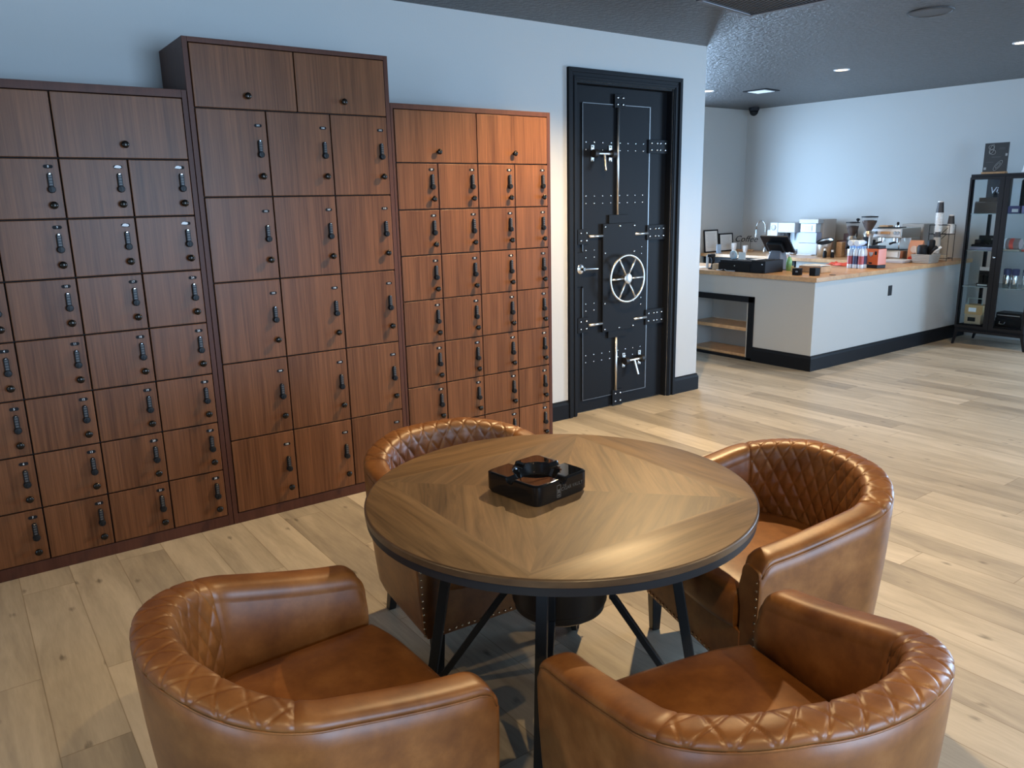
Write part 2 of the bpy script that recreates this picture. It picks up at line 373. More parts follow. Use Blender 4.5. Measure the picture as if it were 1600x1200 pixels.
def plate(name, x0, x1, z0, z1, cols, rows=2, th=.012, y=-.010):
    p = MB().box(x0-4.37, x1-4.37, y-th, y, z0, z1).build(name, M_door, door, bevel=.0015)
    b = MB()
    for x in cols:
        for k in range(rows):
            bolt(b, x-4.37, z0+(z1-z0)*((k+.5)/rows if rows > 1 else .5)*1.0, y-th)
    bb = b.build('bolts', M_chrome, p, smooth=True); return p
def cols4(x0, x1): w = x1-x0; return [x0+w*.14, x0+w*.43, x0+w*.60, x0+w*.86]
for z0, z1 in ((2.013, 2.117), (1.335, 1.454), (.639, .765)): plate('hinge_plate', 4.645, 4.861, z0, z1, cols4(4.645, 4.861))
for z0, z1 in ((1.333, 1.447), (.652, .770)): plate('bolt_plate', 3.906, 4.017, z0, z1, (3.933, 3.990))
plate('bolt_plate', 4.275, 4.385, 2.337, 2.436, (4.303, 4.358)); plate('bolt_plate', 4.278, 4.390, .009, .138, (4.306, 4.362))
cp = MB().box(4.153-4.37, 4.503-4.37, -.034, -.010, .634, 1.480).build('cover_plate', M_door, door, bevel=.002)
b = MB()
for x, z in [(4.172, 1.458), (4.328, 1.460), (4.484, 1.460), (4.172, 1.256), (4.484, 1.256), (4.172, .862), (4.484, .862), (4.172, .656), (4.328, .656), (4.484, .656)]: bolt(b, x-4.37, z, -.034)
b.build('bolts', M_chrome, cp, smooth=True)
for z0, z1 in ((1.480, 1.546), (.577, .634)): MB().box(4.222-4.37, 4.424-4.37, -.026, -.010, z0, z1).build('keeper_bracket', M_door, door, bevel=.002)
for z0, z1 in ((1.546, 2.34), (.135, .577)): MB().tube([DP(4.309, z0, -.024), DP(4.309, z1, -.024)], .011, 12).build('locking_rod', M_steel, door, smooth=True)
for z in (1.39, .705):
    for a, c in ((4.015, 4.155), (4.50, 4.648)): MB().tube([DP(a, z, -.024), DP(c, z, -.024)], .011, 12).build('locking_rod', M_steel, door, smooth=True)
def rivets(xs, zs, name='rivet_row'):
    mm = MB()
    for z in zs:
        for x in xs: mm.lathe([(.0075, 0), (.006, -.004), (.002, -.006)], DP(x, z, -.010), 'y', 8)
    mm.build(name, M_chrome, door, smooth=True)
XA = [3.993, 4.078, 4.163, 4.249]; XB = [4.343, 4.426, 4.510, 4.594]
for za, zb in ((2.083, 2.029), (1.692, 1.637), (.463, .407)):
    rivets(XA, (za, zb)); rivets(XB, (za, zb))
for za, zb in ((1.285, 1.231), (.873, .819)): rivets(XA[:2], (za, zb)); rivets(XB[2:], (za, zb))
# hand wheel
wh = MB(); cx, cz = 4.362-4.37, 1.050; pts = [(cx+.183*math.cos(a), -.092, cz+.183*math.sin(a)) for a in [2*PI*i/40 for i in range(41)]]
rs = []
for i in range(40):
    a = 2*PI*i/40; rs.append([(cx+(.183+.0095*math.cos(q))*math.cos(a), -.092+.0095*math.sin(q), cz+(.183+.0095*math.cos(q))*math.sin(a)) for q in [2*PI*j/10 for j in range(10)]])
rs.append(rs[0]); wh.rings(rs, 0, False, False)
wheel = wh.build('hand_wheel', M_steel, door, smooth=True)
for k in range(6):
    a = PI/3*k
    MB().tube([(cx+.03*math.cos(a), -.088, cz+.03*math.sin(a)), (cx+.18*math.cos(a), -.092, cz+.18*math.sin(a))], .0085, 10).build('spoke', M_steel, wheel, smooth=True)
MB().lathe([(.022, -.034), (.022, -.075), (.040, -.078), (.040, -.104), (.034, -.108), (.002, -.108)], (cx, 0, cz), 'y', 24).build('wheel_hub', M_steel, wheel, smooth='auto')
# chrome lever lock
lk = MB().lathe([(.037, -.0), (.037, -.010), (.030, -.016), (.014, -.018), (.014, -.05), (.012, -.055), (.001, -.055)], DP(3.945, 1.147), 'y', 24)
lk.tube([DP(3.945, 1.147, -.045), DP(4.0, 1.147, -.05), DP(4.085, 1.143, -.048)], [.012, .010, .008], 10)
lo = lk.build('lever_handle', M_chrome, door, smooth='auto'); lo['label'] = 'chrome lever handle'
# two barrel bolts with T-handles
def barrel(x0, x1, z, drop, tilt):
    mm = MB().tube([DP(x0-.01, z, -.045), DP(x1+.01, z, -.045)], .011, 12)
    o = mm.build('slide_bolt', M_steel, door, smooth='auto')
    for x in (x0, x1):
        MB().lathe([(.012, -.018), (.030, -.018), (.030, .018), (.012, .018)], DP(x, z, -.045), 'x', 18).build('collar', M_iron, o, smooth='auto')
        br = MB()
        for s in (1, -1): br.box(x-4.37-.015, x-4.37+.015, -.018, -.010, z+s*.040-.015, z+s*.040+.022*(1 if s > 0 else 1)); bolt(br, x-4.37, z+s*.050, -.018, .007)
        br.build('bracket', M_steel, o, bevel=.001)
    xm = (x0+x1)/2; MB().tube([DP(xm, z-.005, -.05), DP(xm+tilt, z-drop, -.085)], .010, 10).build('bolt_handle', M_steel, o, smooth='auto')
barrel(4.056, 4.238, 2.000, .125, -.02); barrel(4.405, 4.585, .370, .12, .01)

# ------------------------------------------------------------------ lockers
F = -.4565; TH = .018
def door_mesh(w, h):
    g = .003; b = MB().box(g, w-g, 0, TH, g, h-g); o = b.build('door_src', M_locker, bevel=.003)
    return o
_src = {}
def src(key, fn):
    if key not in _src:
        o = fn(); _src[key] = o.data; _src[(key, 'mods')] = [(k.type) for k in o.modifiers]; bpy.data.objects.remove(o)
    return _src[key]
def inst(key, fn, name, parent, loc, bevel=0):
    me = src(key, fn); o = bpy.data.objects.new(name, me); COL.objects.link(o); o.parent = parent; o.location = loc; me.name = name
    if bevel:
        bv = o.modifiers.new('bevel', 'BEVEL'); bv.width = bevel; bv.segments = 2; o.modifiers.new('wn', 'WEIGHTED_NORMAL')
    return o
def knob_fn():
    return MB().lathe([(.0075, 0), (.0075, -.012), (.011, -.016), (.0155, -.020), (.0165, -.025), (.013, -.030), (.006, -.0315), (.001, -.032)], (0, 0, 0), 'y', 20).build('knob', M_knob, smooth=True)
def lock_fn():
    mm = MB()
    n = 16; r = .0105
    def pill(y, rr, z0, z1): 
        pts = [(rr*math.cos(a), y, z1+rr*math.sin(a)) for a in [PI*i/8 for i in range(9)]] + [(rr*math.cos(a), y, z0+rr*math.sin(a)) for a in [PI+PI*i/8 for i in range(9)]]
        return pts
    mm.rings([pill(0, r, -.030, .030), pill(-.011, r, -.030, .030), pill(-.0135, r*.8, -.030, .030)])
    mm.lathe([(.0155, 0), (.0155, -.018), (.013, -.022), (.004, -.023)], (0, 0, -.030), 'y', 20)
    mm.box(-.0025, .0025, -.026, -.020, -.040, -.020)
    for k in range(4): mm.lathe([(.0085, -.006), (.0085, .006)], (0, -.010, .027-k*.0125), 'x', 12, 1) if False else mm.box(-.006, .006, -.0165, -.012, .022-k*.012, .030-k*.012, 1)
    mm.box(-.003, .003, -.015, -.012, .0345, .038, 2)
    return mm.build('combination_lock', [M_blackmetal, mat('grey_dial', (.07, .07, .07), .4), M_chrome], smooth='auto')
def oval(mm, w, h, y0, y1, mi=0):
    r = h/2
    def pts(y): return [(w/2-r+r*math.cos(a), y, r*math.sin(a)) for a in [-PI/2+PI*i/6 for i in range(7)]] + [(-w/2+r+r*math.cos(a), y, r*math.sin(a)) for a in [PI/2+PI*i/6 for i in range(7)]]
    mm.rings([pts(y0), pts(y1)], mi)
def number_plate(num, parent, loc, wide=False):
    mm = MB(); oval(mm, .038 if not wide else .036, .0155, 0, -.0015, 0)
    o = mm.build('number_plate', [M_plate], parent, loc=loc)
    text_obj(str(num), .0125 if num > 99 else .0140, M_white, o, (0, -.0024, 0), (PI/2, 0, 0), name='number')
    if num in (15, 22, 16, 23):
        k = MB(); d = -.006 if num > 17 else .002
        pp = [(-.019+d, -.003), (-.012+d, .006), (-.002+d, .0075), (.010+d, .004), (.013+d, -.002), (.006+d, -.006), (-.008+d, -.005)]
        k.rings([[(x, -.0016, z) for x, z in pp], [(x, -.0030, z) for x, z in pp]])
        q = k.build('torn_sticker', M_white, o); q['label'] = 'torn white sticker'
    return o
def locker_door(parent, x0, x1, z0, z1, num=None, big=False, hinge=None):
    w, h = x1-x0, z1-z0
    d = inst(('d', round(w, 3), round(h, 3)), lambda: door_mesh(w, h), 'locker_door', parent, (x0, F, z0), .003)
    if num is None:
        inst('k', knob_fn, 'knob', d, (w/2, 0, .063)); return
    kx = -.044
    pz, lz, kz = (-.073, -.183, -.319) if big else (-.036, -.104, -.202)
    number_plate(num, d, (w+kx, 0, h+pz))
    inst('l', lock_fn, 'combination_lock', d, (w+kx+.001, 0, h+lz)); inst('k', knob_fn, 'knob', d, (w+kx-.002+.002, 0, h+kz))
def cabinet(name_label, x0, x1, ztop, xs, zs, topxs, ztt, first, step, big=False):
    c = thing('locker_cabinet', name_label, 'locker cabinet', ((x0+x1)/2, -.22, 0), 0, None)
    inv = bpy.data.objects.new('tmp', None)
    ox = (x0+x1)/2; oy = -.22
    mm = MB()
    yf = F+.004
    # sides, top, bottom plinth, back, face rails
    mm.box(x0-ox, xs[0]-ox-.001, yf-oy, 0-oy-.002, 0, ztop).box(xs[-1]-ox+.001, x1-ox, yf-oy, -oy-.002, 0, ztop)
    mm.box(xs[0]-ox-.001, xs[-1]-ox+.001, yf-oy, -oy-.002, ztt+.001, ztop)
    mm.box(xs[0]-ox-.001, xs[-1]-ox+.001, yf-oy, -oy-.002, 0, zs[-1]-.001)
    mm.build('carcass', M_lockframe, c, bevel=.0015)
    MB().box(xs[0]-ox, xs[-1]-ox, F+TH-oy+.002, -.01-oy, zs[-1], ztt).build('inner_box', M_gap, c)
    def D(a, b, z0, z1, num=None): locker_door(dummy, a-ox, b-ox, z0, z1, num, big)
    dummy = c
    # doors are placed in the cabinet's own frame
    global F_local
    n = len(xs)-1
    for i in range(n):
        for j in range(len(zs)-1):
            D(xs[i], xs[i+1], zs[j+1], zs[j], first+i*step+j)
    for i in range(len(topxs)-1): D(topxs[i], topxs[i+1], zs[0], ztt)
    for o in c.children:
        if o.name.startswith('locker_door'): o.location.y = F-oy
    return c
ZS = [1.8882, 1.6266, 1.3639, 1.0995, .8357, .5772, .3165, .0600]
cabinet('low mahogany locker cabinet at far left, numbers 1 to 28, beside the tall one', -.108, 1.0496, 2.2072,
        [-.0777, .199, .4753, .7543, 1.0253], ZS, [-.0777, .4753, 1.0253], 2.170, 1, 7)
cabinet('tall mahogany locker cabinet in the middle with fifteen large numbered doors', 1.0530, 2.1215, 2.4476,
        [1.0785, 1.4194, 1.7629, 2.0964], [2.1308, 1.7119, 1.2917, .8739, .4613, .0580], [1.0785, 1.5882, 2.0964], 2.4233, 101, 5, True)
cabinet('low mahogany locker cabinet between the tall cabinet and the vault door', 2.1235, 3.2577, 2.2072,
        [2.1407, 2.4124, 2.6914, 2.968, 3.2301], ZS, [2.1407, 2.6914, 3.2301], 2.178, 29, 7)

# ------------------------------------------------------------------ round table
TX, TY, TZ, TR = 1.480, -2.684, .760, .613
tb = thing('round_table', 'round walnut dining table with starburst veneer and black iron legs', 'table', (TX, TY, 0))
m = MB(); SEG = 128; rot0 = math.radians(43.5)
rings = [[(r*math.cos(2*PI*j/SEG+rot0), r*math.sin(2*PI*j/SEG+rot0), z) for j in range(SEG)] for r, z in
         ((TR-.006, TZ), (TR-.002, TZ-.0015), (TR, TZ-.004), (TR, TZ-.021), (TR-.002, TZ-.023), (TR-.05, TZ-.023))]
m.rings(rings, 8, False, True)
RS = .575; Q = SEG//4
# starburst: four triangles, four outer segments (materials share one wood, uv turned per piece)
cv = len(m.v); m.v.append((0, 0, TZ)); sq = []
for k in range(4):
    a = rot0+k*PI/2; sq.append(len(m.v)); m.v.append((RS*math.cos(a), RS*math.sin(a), TZ))
for k in range(4):
    m.f.append((cv, sq[k], sq[(k+1) % 4])); m.m.append(k)
    ring = [(k*Q+j) % SEG for j in range(Q+1)]
    m.f.append(tuple([sq[(k+1) % 4], sq[k]] + ring)); m.m.append(4+k)
def tuv(co, mi, pi_):
    k = mi % 4; base = rot0+PI/4+k*PI/2
    if mi == 8: return (co.x, co.y)
    ang = {0: base+.55, 1: base-.50, 2: base+.6, 3: base-.55}[k] if mi < 4 else base
    # grain runs along v
    c, s = math.cos(ang), math.sin(ang)
    return (co.x*c+co.y*s + 3.7*mi, -co.x*s+co.y*c + 1.3*mi)
m.uv = tuv
mats = [M_tabletop]*8+[M_tableedge]
tt = m.build('tabletop', mats, tb)
for p in tt.data.polygons: p.use_smooth = (p.material_index == 8 and len(p.vertices) == 4)
tt.data.set_sharp_from_angle(angle=math.radians(35))
# same veneer: darker colour in two wedges stands in for grain-direction sheen
dk = mat_wood('walnut_veneer_dull_sheen', (.040, .023, .009), (.195, .118, .052), (30, 2.0, 30), .42, coord='uv', dist=.9, streak=.6)
for i in (0, 2): tt.data.materials[i] = dk
m = MB().lathe([(TR-.004, TZ-.023), (TR-.004, TZ-.046), (TR-.030, TZ-.046), (TR-.030, TZ-.026)], (0, 0, 0), 'z', 96, 0, True)
m.build('apron_ring', M_iron, tb, smooth='auto')
for k in range(4):
    a = math.radians(44+90*k-1); c, s = math.cos(a), math.sin(a)
    def P(r, z, o=0): return (r*c-o*s, r*s+o*c, z)
    lg = MB()
    def bar(r0, z0, r1, z1, w=.016, t=.016):
        lg.rings([[P(r0-t, z0, -w), P(r0+t, z0, -w), P(r0+t, z0, w), P(r0-t, z0, w)], [P(r1-t, z1, -w), P(r1+t, z1, -w), P(r1+t, z1, w), P(r1-t, z1, w)]])
    bar(.46, .004, .335, TZ-.035)
    bar(.44, .006, .175, .40, .011, .013); bar(.175, .392, .175, TZ-.035, .011, .011)
    lg.build('leg', M_iron, tb, bevel=.002)
m = MB().lathe([(.02, .345), (.125, .345), (.148, .362), (.150, .385), (.156, .39), (.156, .70), (.15, .725), (.02, .725)], (0, 0, 0), 'z', 48)
m.build('drum_hub', M_drum, tb, smooth='auto')

# ashtray
ash = thing('ashtray', 'square glossy black ashtray with four notches in the centre of the round table', 'ashtray', (1.424, -2.642, TZ+.0005), math.radians(7))
m = MB(); N = 64; A = .117; H = .067
def rsq(u, v):   # map unit square to rounded square
    p = 10.0; n = (abs(u)**p+abs(v)**p)**(1/p); mx_ = max(abs(u), abs(v))
    k = 1 if n < 1e-9 else mx_/n
    k = 1-(1-k)*mx_
    return u*A*k, v*A*k
idx = {}
for i in range(N+1):
    for j in range(N+1):
        u, v = 2*i/N-1, 2*j/N-1; x, y = rsq(u, v); r = math.hypot(x, y); e = max(abs(u), abs(v))
        z = H
        if r < .074: z -= .036*min(1, ((.074-r)/.016))**.8 if r > .058 else .036
        for ax, ay in ((x, y), (y, x)):
            if abs(ay) < .0175 and abs(ax) > .03:
                z = min(z, H-.5*math.sqrt(max(0, .0175**2-ay*ay))*1.6) if z > H-.02 else z
        if e > .93: z -= .004*((e-.93)/.07)**2
        idx[i, j] = len(m.v); m.v.append((x, y, z))
for i in range(N):
    for j in range(N):
        m.f.append((idx[i, j], idx[i+1, j], idx[i+1, j+1], idx[i, j+1])); m.m.append(0)
bd = [idx[i, 0] for i in range(N)]+[idx[N, j] for j in range(N)]+[idx[N-i, N] for i in range(N)]+[idx[0, N-j] for j in range(N)]
lo_ = []
for q in bd: x, y, z = m.v[q]; lo_.append(len(m.v)); m.v.append((x, y, .010))
lo2 = []
for q in bd: x, y, z = m.v[q]; lo2.append(len(m.v)); m.v.append((x*.95, y*.95, 0))
n = len(bd)
for a, b_ in ((bd, lo_), (lo_, lo2)):
    for k in range(n): m.f.append((a[k], a[(k+1) % n], b_[(k+1) % n], b_[k])); m.m.append(0)
m.f.append(tuple(lo2)); m.m.append(0)
m.build('body', M_glassblack, ash, smooth='auto')
text_obj('CIGAR VAULT', .0155, M_bronzeink, ash, (.038, -A-.0006, .034), (PI/2, 0, 0))
text_obj('THE', .008, M_bronzeink, ash, (.005, -A-.0006, .044), (PI/2, 0, 0))
e = MB().box(-.030, -.028, -A-.0009, -A, .012, .052).box(-.014, -.012, -A-.0009, -A, .012, .052)
for z in (.012, .026, .036, .050): e.box(-.030, -.012, -A-.0009, -A, z, z+.002)
e.cyl((-.021, -A, .032), .005, -.0009, 'y', 12); e.box(-.026, -.016, -A-.0009, -A, .017, .022)
e.build('emblem', M_bronzeink, ash)

# ------------------------------------------------------------------ tub armchairs
CA, CB, CF = .338, .232, .375      # half width of centre line, back radius, arm front
def path():
    P = []; 
    n1 = 26
    for i in range(n1): P.append((-CA, CF-(CF)*i/n1, 'L'))
    n2 = 96
    for i in range(n2+1):
        a = PI+PI*i/n2; P.append((CA*math.cos(a), CB*math.sin(a), 'B'))
    for i in range(1, n1+1): P.append((CA, CF*i/n1, 'R'))
    return P
PTH = path(); SL = [0]
for i in range(1, len(PTH)): SL.append(SL[-1]+math.hypot(PTH[i][0]-PTH[i-1][0], PTH[i][1]-PTH[i-1][1]))
ST = SL[-1]
def pos(s):
    s = min(max(s, 0), ST)
    for i in range(1, len(SL)):
        if SL[i] >= s-1e-9: break
    k = (s-SL[i-1])/(SL[i]-SL[i-1]); a, b_ = PTH[i-1], PTH[i]
    x = a[0]+(b_[0]-a[0])*k; y = a[1]+(b_[1]-a[1])*k
    def nrm(q):
        x, y = q[0], q[1]
        if y > 0: return Vector((1 if x > 0 else -1, 0))
        v = Vector((x/CA**2, y/CB**2)); return v.normalized()
    return x, y, (nrm(a)*(1-k)+nrm(b_)*k).normalized()
HB, HA = .752, .610
def height(s):
    q = abs(s-ST/2)/(ST/2)          # 0 back, 1 arm front
    t = min(1, max(0, (q-.18)/.82)); t = .55*t+.45*t*t*(3-2*t)
    h = HB-(HB-HA)*t
    d = min(s, ST-s)
    if d < .045: h -= .036*(1-math.sqrt(max(0, 1-((.045-d)/.045)**2)))
    return h
TW = .046
def thick(s):
    d = min(s, ST-s)
    return TW
def section(s, quilt=None, which='in'):
    """outer: from the bottom up to the seam; in: seam, over the top, down the inside"""
    x, y, n = pos(s); h = height(s); w = thick(s); q = abs(s-ST/2)/(ST/2)
    zb = .165+.03*(1-q)
    out = []
    if which == 'out':
        for k in range(13):
            t = k/12; z = zb+(h-.026-zb)*t
            o = w+.004 - .050*(1-t)**1.6*(1-.55*q) - (.012*(1-min(1, t*14))**2)
            out.append((o, z))
        out.append((w+.001, h-.024))
    else:
        lean = .020*(1-q)
        nA = 34
        for k in range(nA+1):
            a = PI*k/nA; ca, sa_ = math.cos(a), math.sin(a)
            o = w*math.copysign(abs(ca)**(.72 if ca > 0 else .9), ca); dz = .022 if ca > 0 else .022+.022*abs(ca)**1.2
            z = h-dz+dz*abs(sa_)**(.62 if ca > 0 else .85)
            out.append((o, z))
        zi = .40
        nI = 60
        for k in range(1, nI+1):
            t = k/nI; z = (h-.044)+(zi-(h-.044))*t
            out.append((-w-.012*math.sin(PI*min(1, t*1.2))-lean*t, z))
    return [Vector((x+n.x*o, y+n.y*o, z)) for o, z in out], out, n
def shell_part(s0, s1, ns, which, quilt=False):
    mm = MB(); rows = []
    DU, DV = .0680, .0960
    for i in range(ns+1):
        s = s0+(s1-s0)*i/ns; pts, prof, n = section(s, None, which)
        if which == 'in':
            L = [0]
            for k in range(1, len(prof)): L.append(L[-1]+math.hypot(prof[k][0]-prof[k-1][0], prof[k][1]-prof[k-1][1]))
            newp = []
            for k, p in enumerate(pts):
                a = prof[max(k-1, 0)]; b_ = prof[min(k+1, len(prof)-1)]
                to, tz = b_[0]-a[0], b_[1]-a[1]; l = math.hypot(to, tz) or 1
                no, nz = -(-tz)/l*1.0, -to/l     # rotate tangent to point outwards of the padding
                no, nz = (tz/l, -to/l) if True else (no, nz)
                N3 = Vector((n.x*no, n.y*no, nz))
                if k == 0 or k == len(pts)-1: d = 0
                else:
                    edge = min(1, min(s-s0, s1-s)/.012); edge = max(0, edge)
                    if quilt:
                        u = (s-ST/2)/DU; v = L[k]/DV
                        a1 = abs(math.sin(PI*(u+v))); b1 = abs(math.sin(PI*(u-v)))
                        q_ = min(1, max(0, (L[k]-.10)/.07)); mn = min(a1, b1)
                        d = (1-q_)*.0042*min(1, mn*3.2)**.6 + q_*.0085*mn**.5
                        d = d*math.sin(PI/2*edge)**.6
                    else: d = .004*math.sin(PI/2*edge)**.6
                newp.append(p+N3*d)
            pts = newp
        rows.append(pts)
    mm.rings(rows, 0, False, False, closed=False)
    return mm
def make_chair():
    c = bpy.data.objects.new('tub_armchair', None); COL.objects.link(c); c.empty_display_size = .2
    shell_part(0, ST, 120, 'out').build('outer_shell', M_leather, c, smooth=True)
    sa = ST*.265
    shell_part(sa, ST-sa, 230, 'in', True).build('quilted_backrest', M_leather, c, smooth=True)
    shell_part(0, sa, 40, 'in').build('arm_pad', M_leather, c, smooth=True)
    shell_part(ST-sa, ST, 40, 'in').build('arm_pad', M_leather, c, smooth=True)
    # piping along the outer seam
    pp = [section(ST*i/120, None, 'out')[0][-1] for i in range(121)]
    MB().tube(pp, .0032, 6).build('piping', M_leather, c, smooth=True)
    nails = []
    for sx in (-1, 1):
        s = 0 if sx < 0 else ST
        po, _, n = section(s, None, 'out'); pi_, _, _ = section(s, None, 'in')
        outl = [(p.x, p.z) for p in po[:-1]]+[(p.x, p.z) for p in pi_]
        xin = pi_[-1].x
        outl += [(xin, .17)]
        mm = MB(); yb = CF-.002
        cx_ = sum(p[0] for p in outl)/len(outl); cz_ = sum(p[1] for p in outl)/len(outl)
        def rng(y, k): 
            return [((x-sx*CA)*k+sx*CA, y, z-(1-k)*.04*(1 if z > .3 else -1)) for x, z in outl]
        mm.rings([rng(yb, 1), rng(yb+.006, .985), rng(yb+.010, .93), rng(yb+.011, .60)])
        mm.build('arm_front', M_leather, c, smooth='auto')
        for k in range(17):
            z = .185+k*.0268
            if z < height(0)-.02: nails.append((sx*(CA+TW-.012-.012*max(0, (.45-z)/.45)), yb+.0095, z))
    # seat cushion
    inner = []
    for i in range(49):
        s = ST*i/48; x, y, n = pos(s); w = TW+.014; inner.append((x-n.x*w, y-n.y*w))
    front = [(CA-TW-.014, CF+.015), (CA-TW-.045, CF+.038), (.10, CF+.046), (-.10, CF+.046), (-(CA-TW-.045), CF+.038), (-(CA-TW-.014), CF+.015)]
    fr = []
    for k in range(25):
        t = -1+2*k/24; fr.append(((CA-TW-.014)*-t, CF+.020+.026*(1-abs(t)**3.5)))
    outl = inner[:-1]+[(CA-TW-.014, CF-.0)]+fr[0:]
    def ring(k, z, dz=0):
        cxx, cyy = 0, .0
        return [(cxx+(x-cxx)*k, cyy+(y-cyy)*k, z) for x, y in outl]
    mm = MB(); mm.rings([ring(.955, .325), ring(.985, .335), ring(1.0, .355), ring(1.0, .415), ring(.99, .438), ring(.965, .452), ring(.92, .460), ring(.75, .467), ring(.5, .471), ring(.25, .473), ring(.02, .474)])
    mm.build('seat', M_leather, c, smooth='auto')
    # front rail below the cushion and underside
    wx = CA-TW+.01
    MB().box(-wx, wx, CF-.03, CF+.012, .165, .335).build('front_rail', M_leather, c, bevel=.006)
    bo = [(x-n.x*0, y-n.y*0) for x, y, n in [pos(ST*i/40) for i in range(41)]]
    MB().rings([[(x*.94, y*.92, .18) for x, y in bo], [(x*.94, y*.92, .30) for x, y in bo]]).build('seat_base', M_black, c)
    for k in range(24): nails.append((-.299+k*.026, CF+.0135, .181))
    nm = MB()
    for x, y, z in nails: nm.lathe([(.0052, -.002), (.0045, .002), (.0022, .004), (.0004, .0045)], (x, y, z), 'y', 8) if False else nm.lathe([(.0055, -.001), (.0048, .002), (.0025, .0036), (.0004, .004)], (x, y, z), 'y', 8)
    nt = nm.build('nailhead_trim', M_nail, c, smooth=True); nt['label'] = 'rows of small brass nailheads'
    for sx in (-1, 1):
        for fy in (1, -1):
            xx, yy = (sx*(CA-.036), CF-.028) if fy > 0 else (sx*.235, -.14)
            t, b_ = .024, .016; ox_, oy_ = (0, 0) if fy > 0 else (sx*.02, -.035)
            MB().rings([[(xx+ox_-b_, yy+oy_-b_, .001), (xx+ox_+b_, yy+oy_-b_, .001), (xx+ox_+b_, yy+oy_+b_, .001), (xx+ox_-b_, yy+oy_+b_, .001)],
                        [(xx-t, yy-t, .20), (xx+t, yy-t, .20), (xx+t, yy+t, .20), (xx-t, yy+t, .20)]]).build('leg', M_blackwood, c, bevel=.003)
    return c
def copy_tree(o, parent=None):
    c = o.copy(); COL.objects.link(c); c.parent = parent
    for ch in list(o.children): copy_tree(ch, c)
    return c
chair0 = make_chair()
# (x, y, facing angle of the chair front, label)
CH = [(.480, -2.834, .4, 'cognac leather tub chair at front left, quilted back toward the left edge of the photo'),
      (1.304, -3.632, 78.5, 'cognac leather tub chair at front right, back turned toward the camera'),
      (2.298, -2.962, 162.3, 'cognac leather tub chair right of the table, its whole diamond-quilted inner back visible'),
      (1.551, -1.965, -93.2, 'cognac leather tub chair behind the table, tucked in before the lockers')]
for i, (x, y, a, lb) in enumerate(CH):
    c = chair0 if i == 0 else copy_tree(chair0)
    c.location = (x, y, 0); c.rotation_euler = (0, 0, math.radians(a-90))
    tag(c, lb, 'chair', 'tub armchairs around the table')

#@@DETAIL
# ------------------------------------------------------------------ coffee counter
CT = .905; CU = .862
cx0, cy0 = 6.63, -.24; cyb = .52; cx1 = 7.33
m = MB().box(cx0, cx0+.10, cy0, cyb, .0, CU).box(cx0+.10, rx(-.2)-.002, cy0, cy0+.10, 0, CU).box(cx0, cx0+.10, 1.27, 2.3, 0, CU).box(cx0, cx0+.1, .52, 1.27, .66, CU).box(cx1-.06, cx1-.02, cyb-.02, 2.3, 0, CU).box(cx1-.06, rx(.5)-.002, cyb-.06, cyb-.02, 0, CU)
cnt = thing('service_counter', 'L-shaped grey coffee counter with open wood shelves in its near end', 'counter', (cx0, cy0, 0))
def loc(mm, ox, oy, oz=0): mm.v = [(x-ox, y-oy, z-oz) for x, y, z in mm.v]; return mm
loc(m, cx0, cy0).build('base', M_counterpaint, cnt)
m = MB().box(cx0-.03, cx1, cy0-.03, 2.3, CU, CT).box(cx1, rx(-.2)-.01, cy0-.03, cyb, CU, CT)
loc(m, cx0, cy0).build('countertop', M_butcher, cnt, bevel=.003)
# shelf opening on the left face: back panel, two shelves, black frame
m = MB().box(cx0+.36, cx0+.38, .47, 1.27, .03, .66).box(cx0+.1, cx0+.38, .45, .47, .03, .68).box(cx0+.1, cx0+.38, 1.27, 1.29, .03, .68); loc(m, cx0, cy0).build('niche_lining', M_counterpaint, cnt)
for z in (.335, .055):
    m = MB().box(cx0+.015, cx0+.36, .48, 1.27, z-.035, z); loc(m, cx0, cy0).build('shelf', M_butcher, cnt)
m = MB()
for y0, y1, z0, z1 in ((.43, .495, 0, .665), (1.255, 1.32, 0, .665), (.43, 1.32, .605, .665), (.43, 1.32, 0, .03)): m.box(cx0-.02, cx0+.01, y0, y1, z0, z1)
loc(m, cx0, cy0).build('niche_frame', M_trim, cnt, bevel=.003)
skm = skirting('trim_2', [(cx0, .43), (cx0, cy0), (rx(-.2), cy0)], h=.15)
m = MB().box(7.955, 8.025, cy0-.006, cy0, .62, .725); o = loc(m, 7.99, cy0, .67).build('outlet_plate', mat('black_outlet', (.01, .01, .011), .4), None, bevel=.002, loc=(7.99, cy0, .67)); tag(o, 'black outlet cover plate on the long front of the grey counter', 'outlet')
# back counter along the right wall
bc = thing('back_counter', 'long butcher-block back counter with black cabinets against the right wall', 'counter', (8.62, .55, 0))
m = MB().add([(8.62, .58, .868), (rx(.58)-.003, .58, .868), (rx(YB)-.003, YB-.003, .868), (8.60, YB-.003, .868), (8.62, .58, .91), (rx(.58)-.003, .58, .91), (rx(YB)-.003, YB-.003, .91), (8.60, YB-.003, .91)],
             [(0, 1, 2, 3), (4, 5, 6, 7), (0, 1, 5, 4), (1, 2, 6, 5), (2, 3, 7, 6), (3, 0, 4, 7)])
loc(m, 8.62, .55).build('countertop', M_butcher, bc, bevel=.003)
m = MB().box(8.66, 9.45, .62, 1.35, 0, .866); loc(m, 8.62, .55).build('grey_panel', M_counterpaint, bc)
for k in range(3): m = MB().box(8.65, 9.45, 1.36+k*.49, 1.36+k*.49+.48, .02, .864); loc(m, 8.62, .55).build('cabinet_door', M_black, bc, bevel=.004)
# a run-through block under the butt end of the long counter
ZC = CT+.0008; ZB = .911

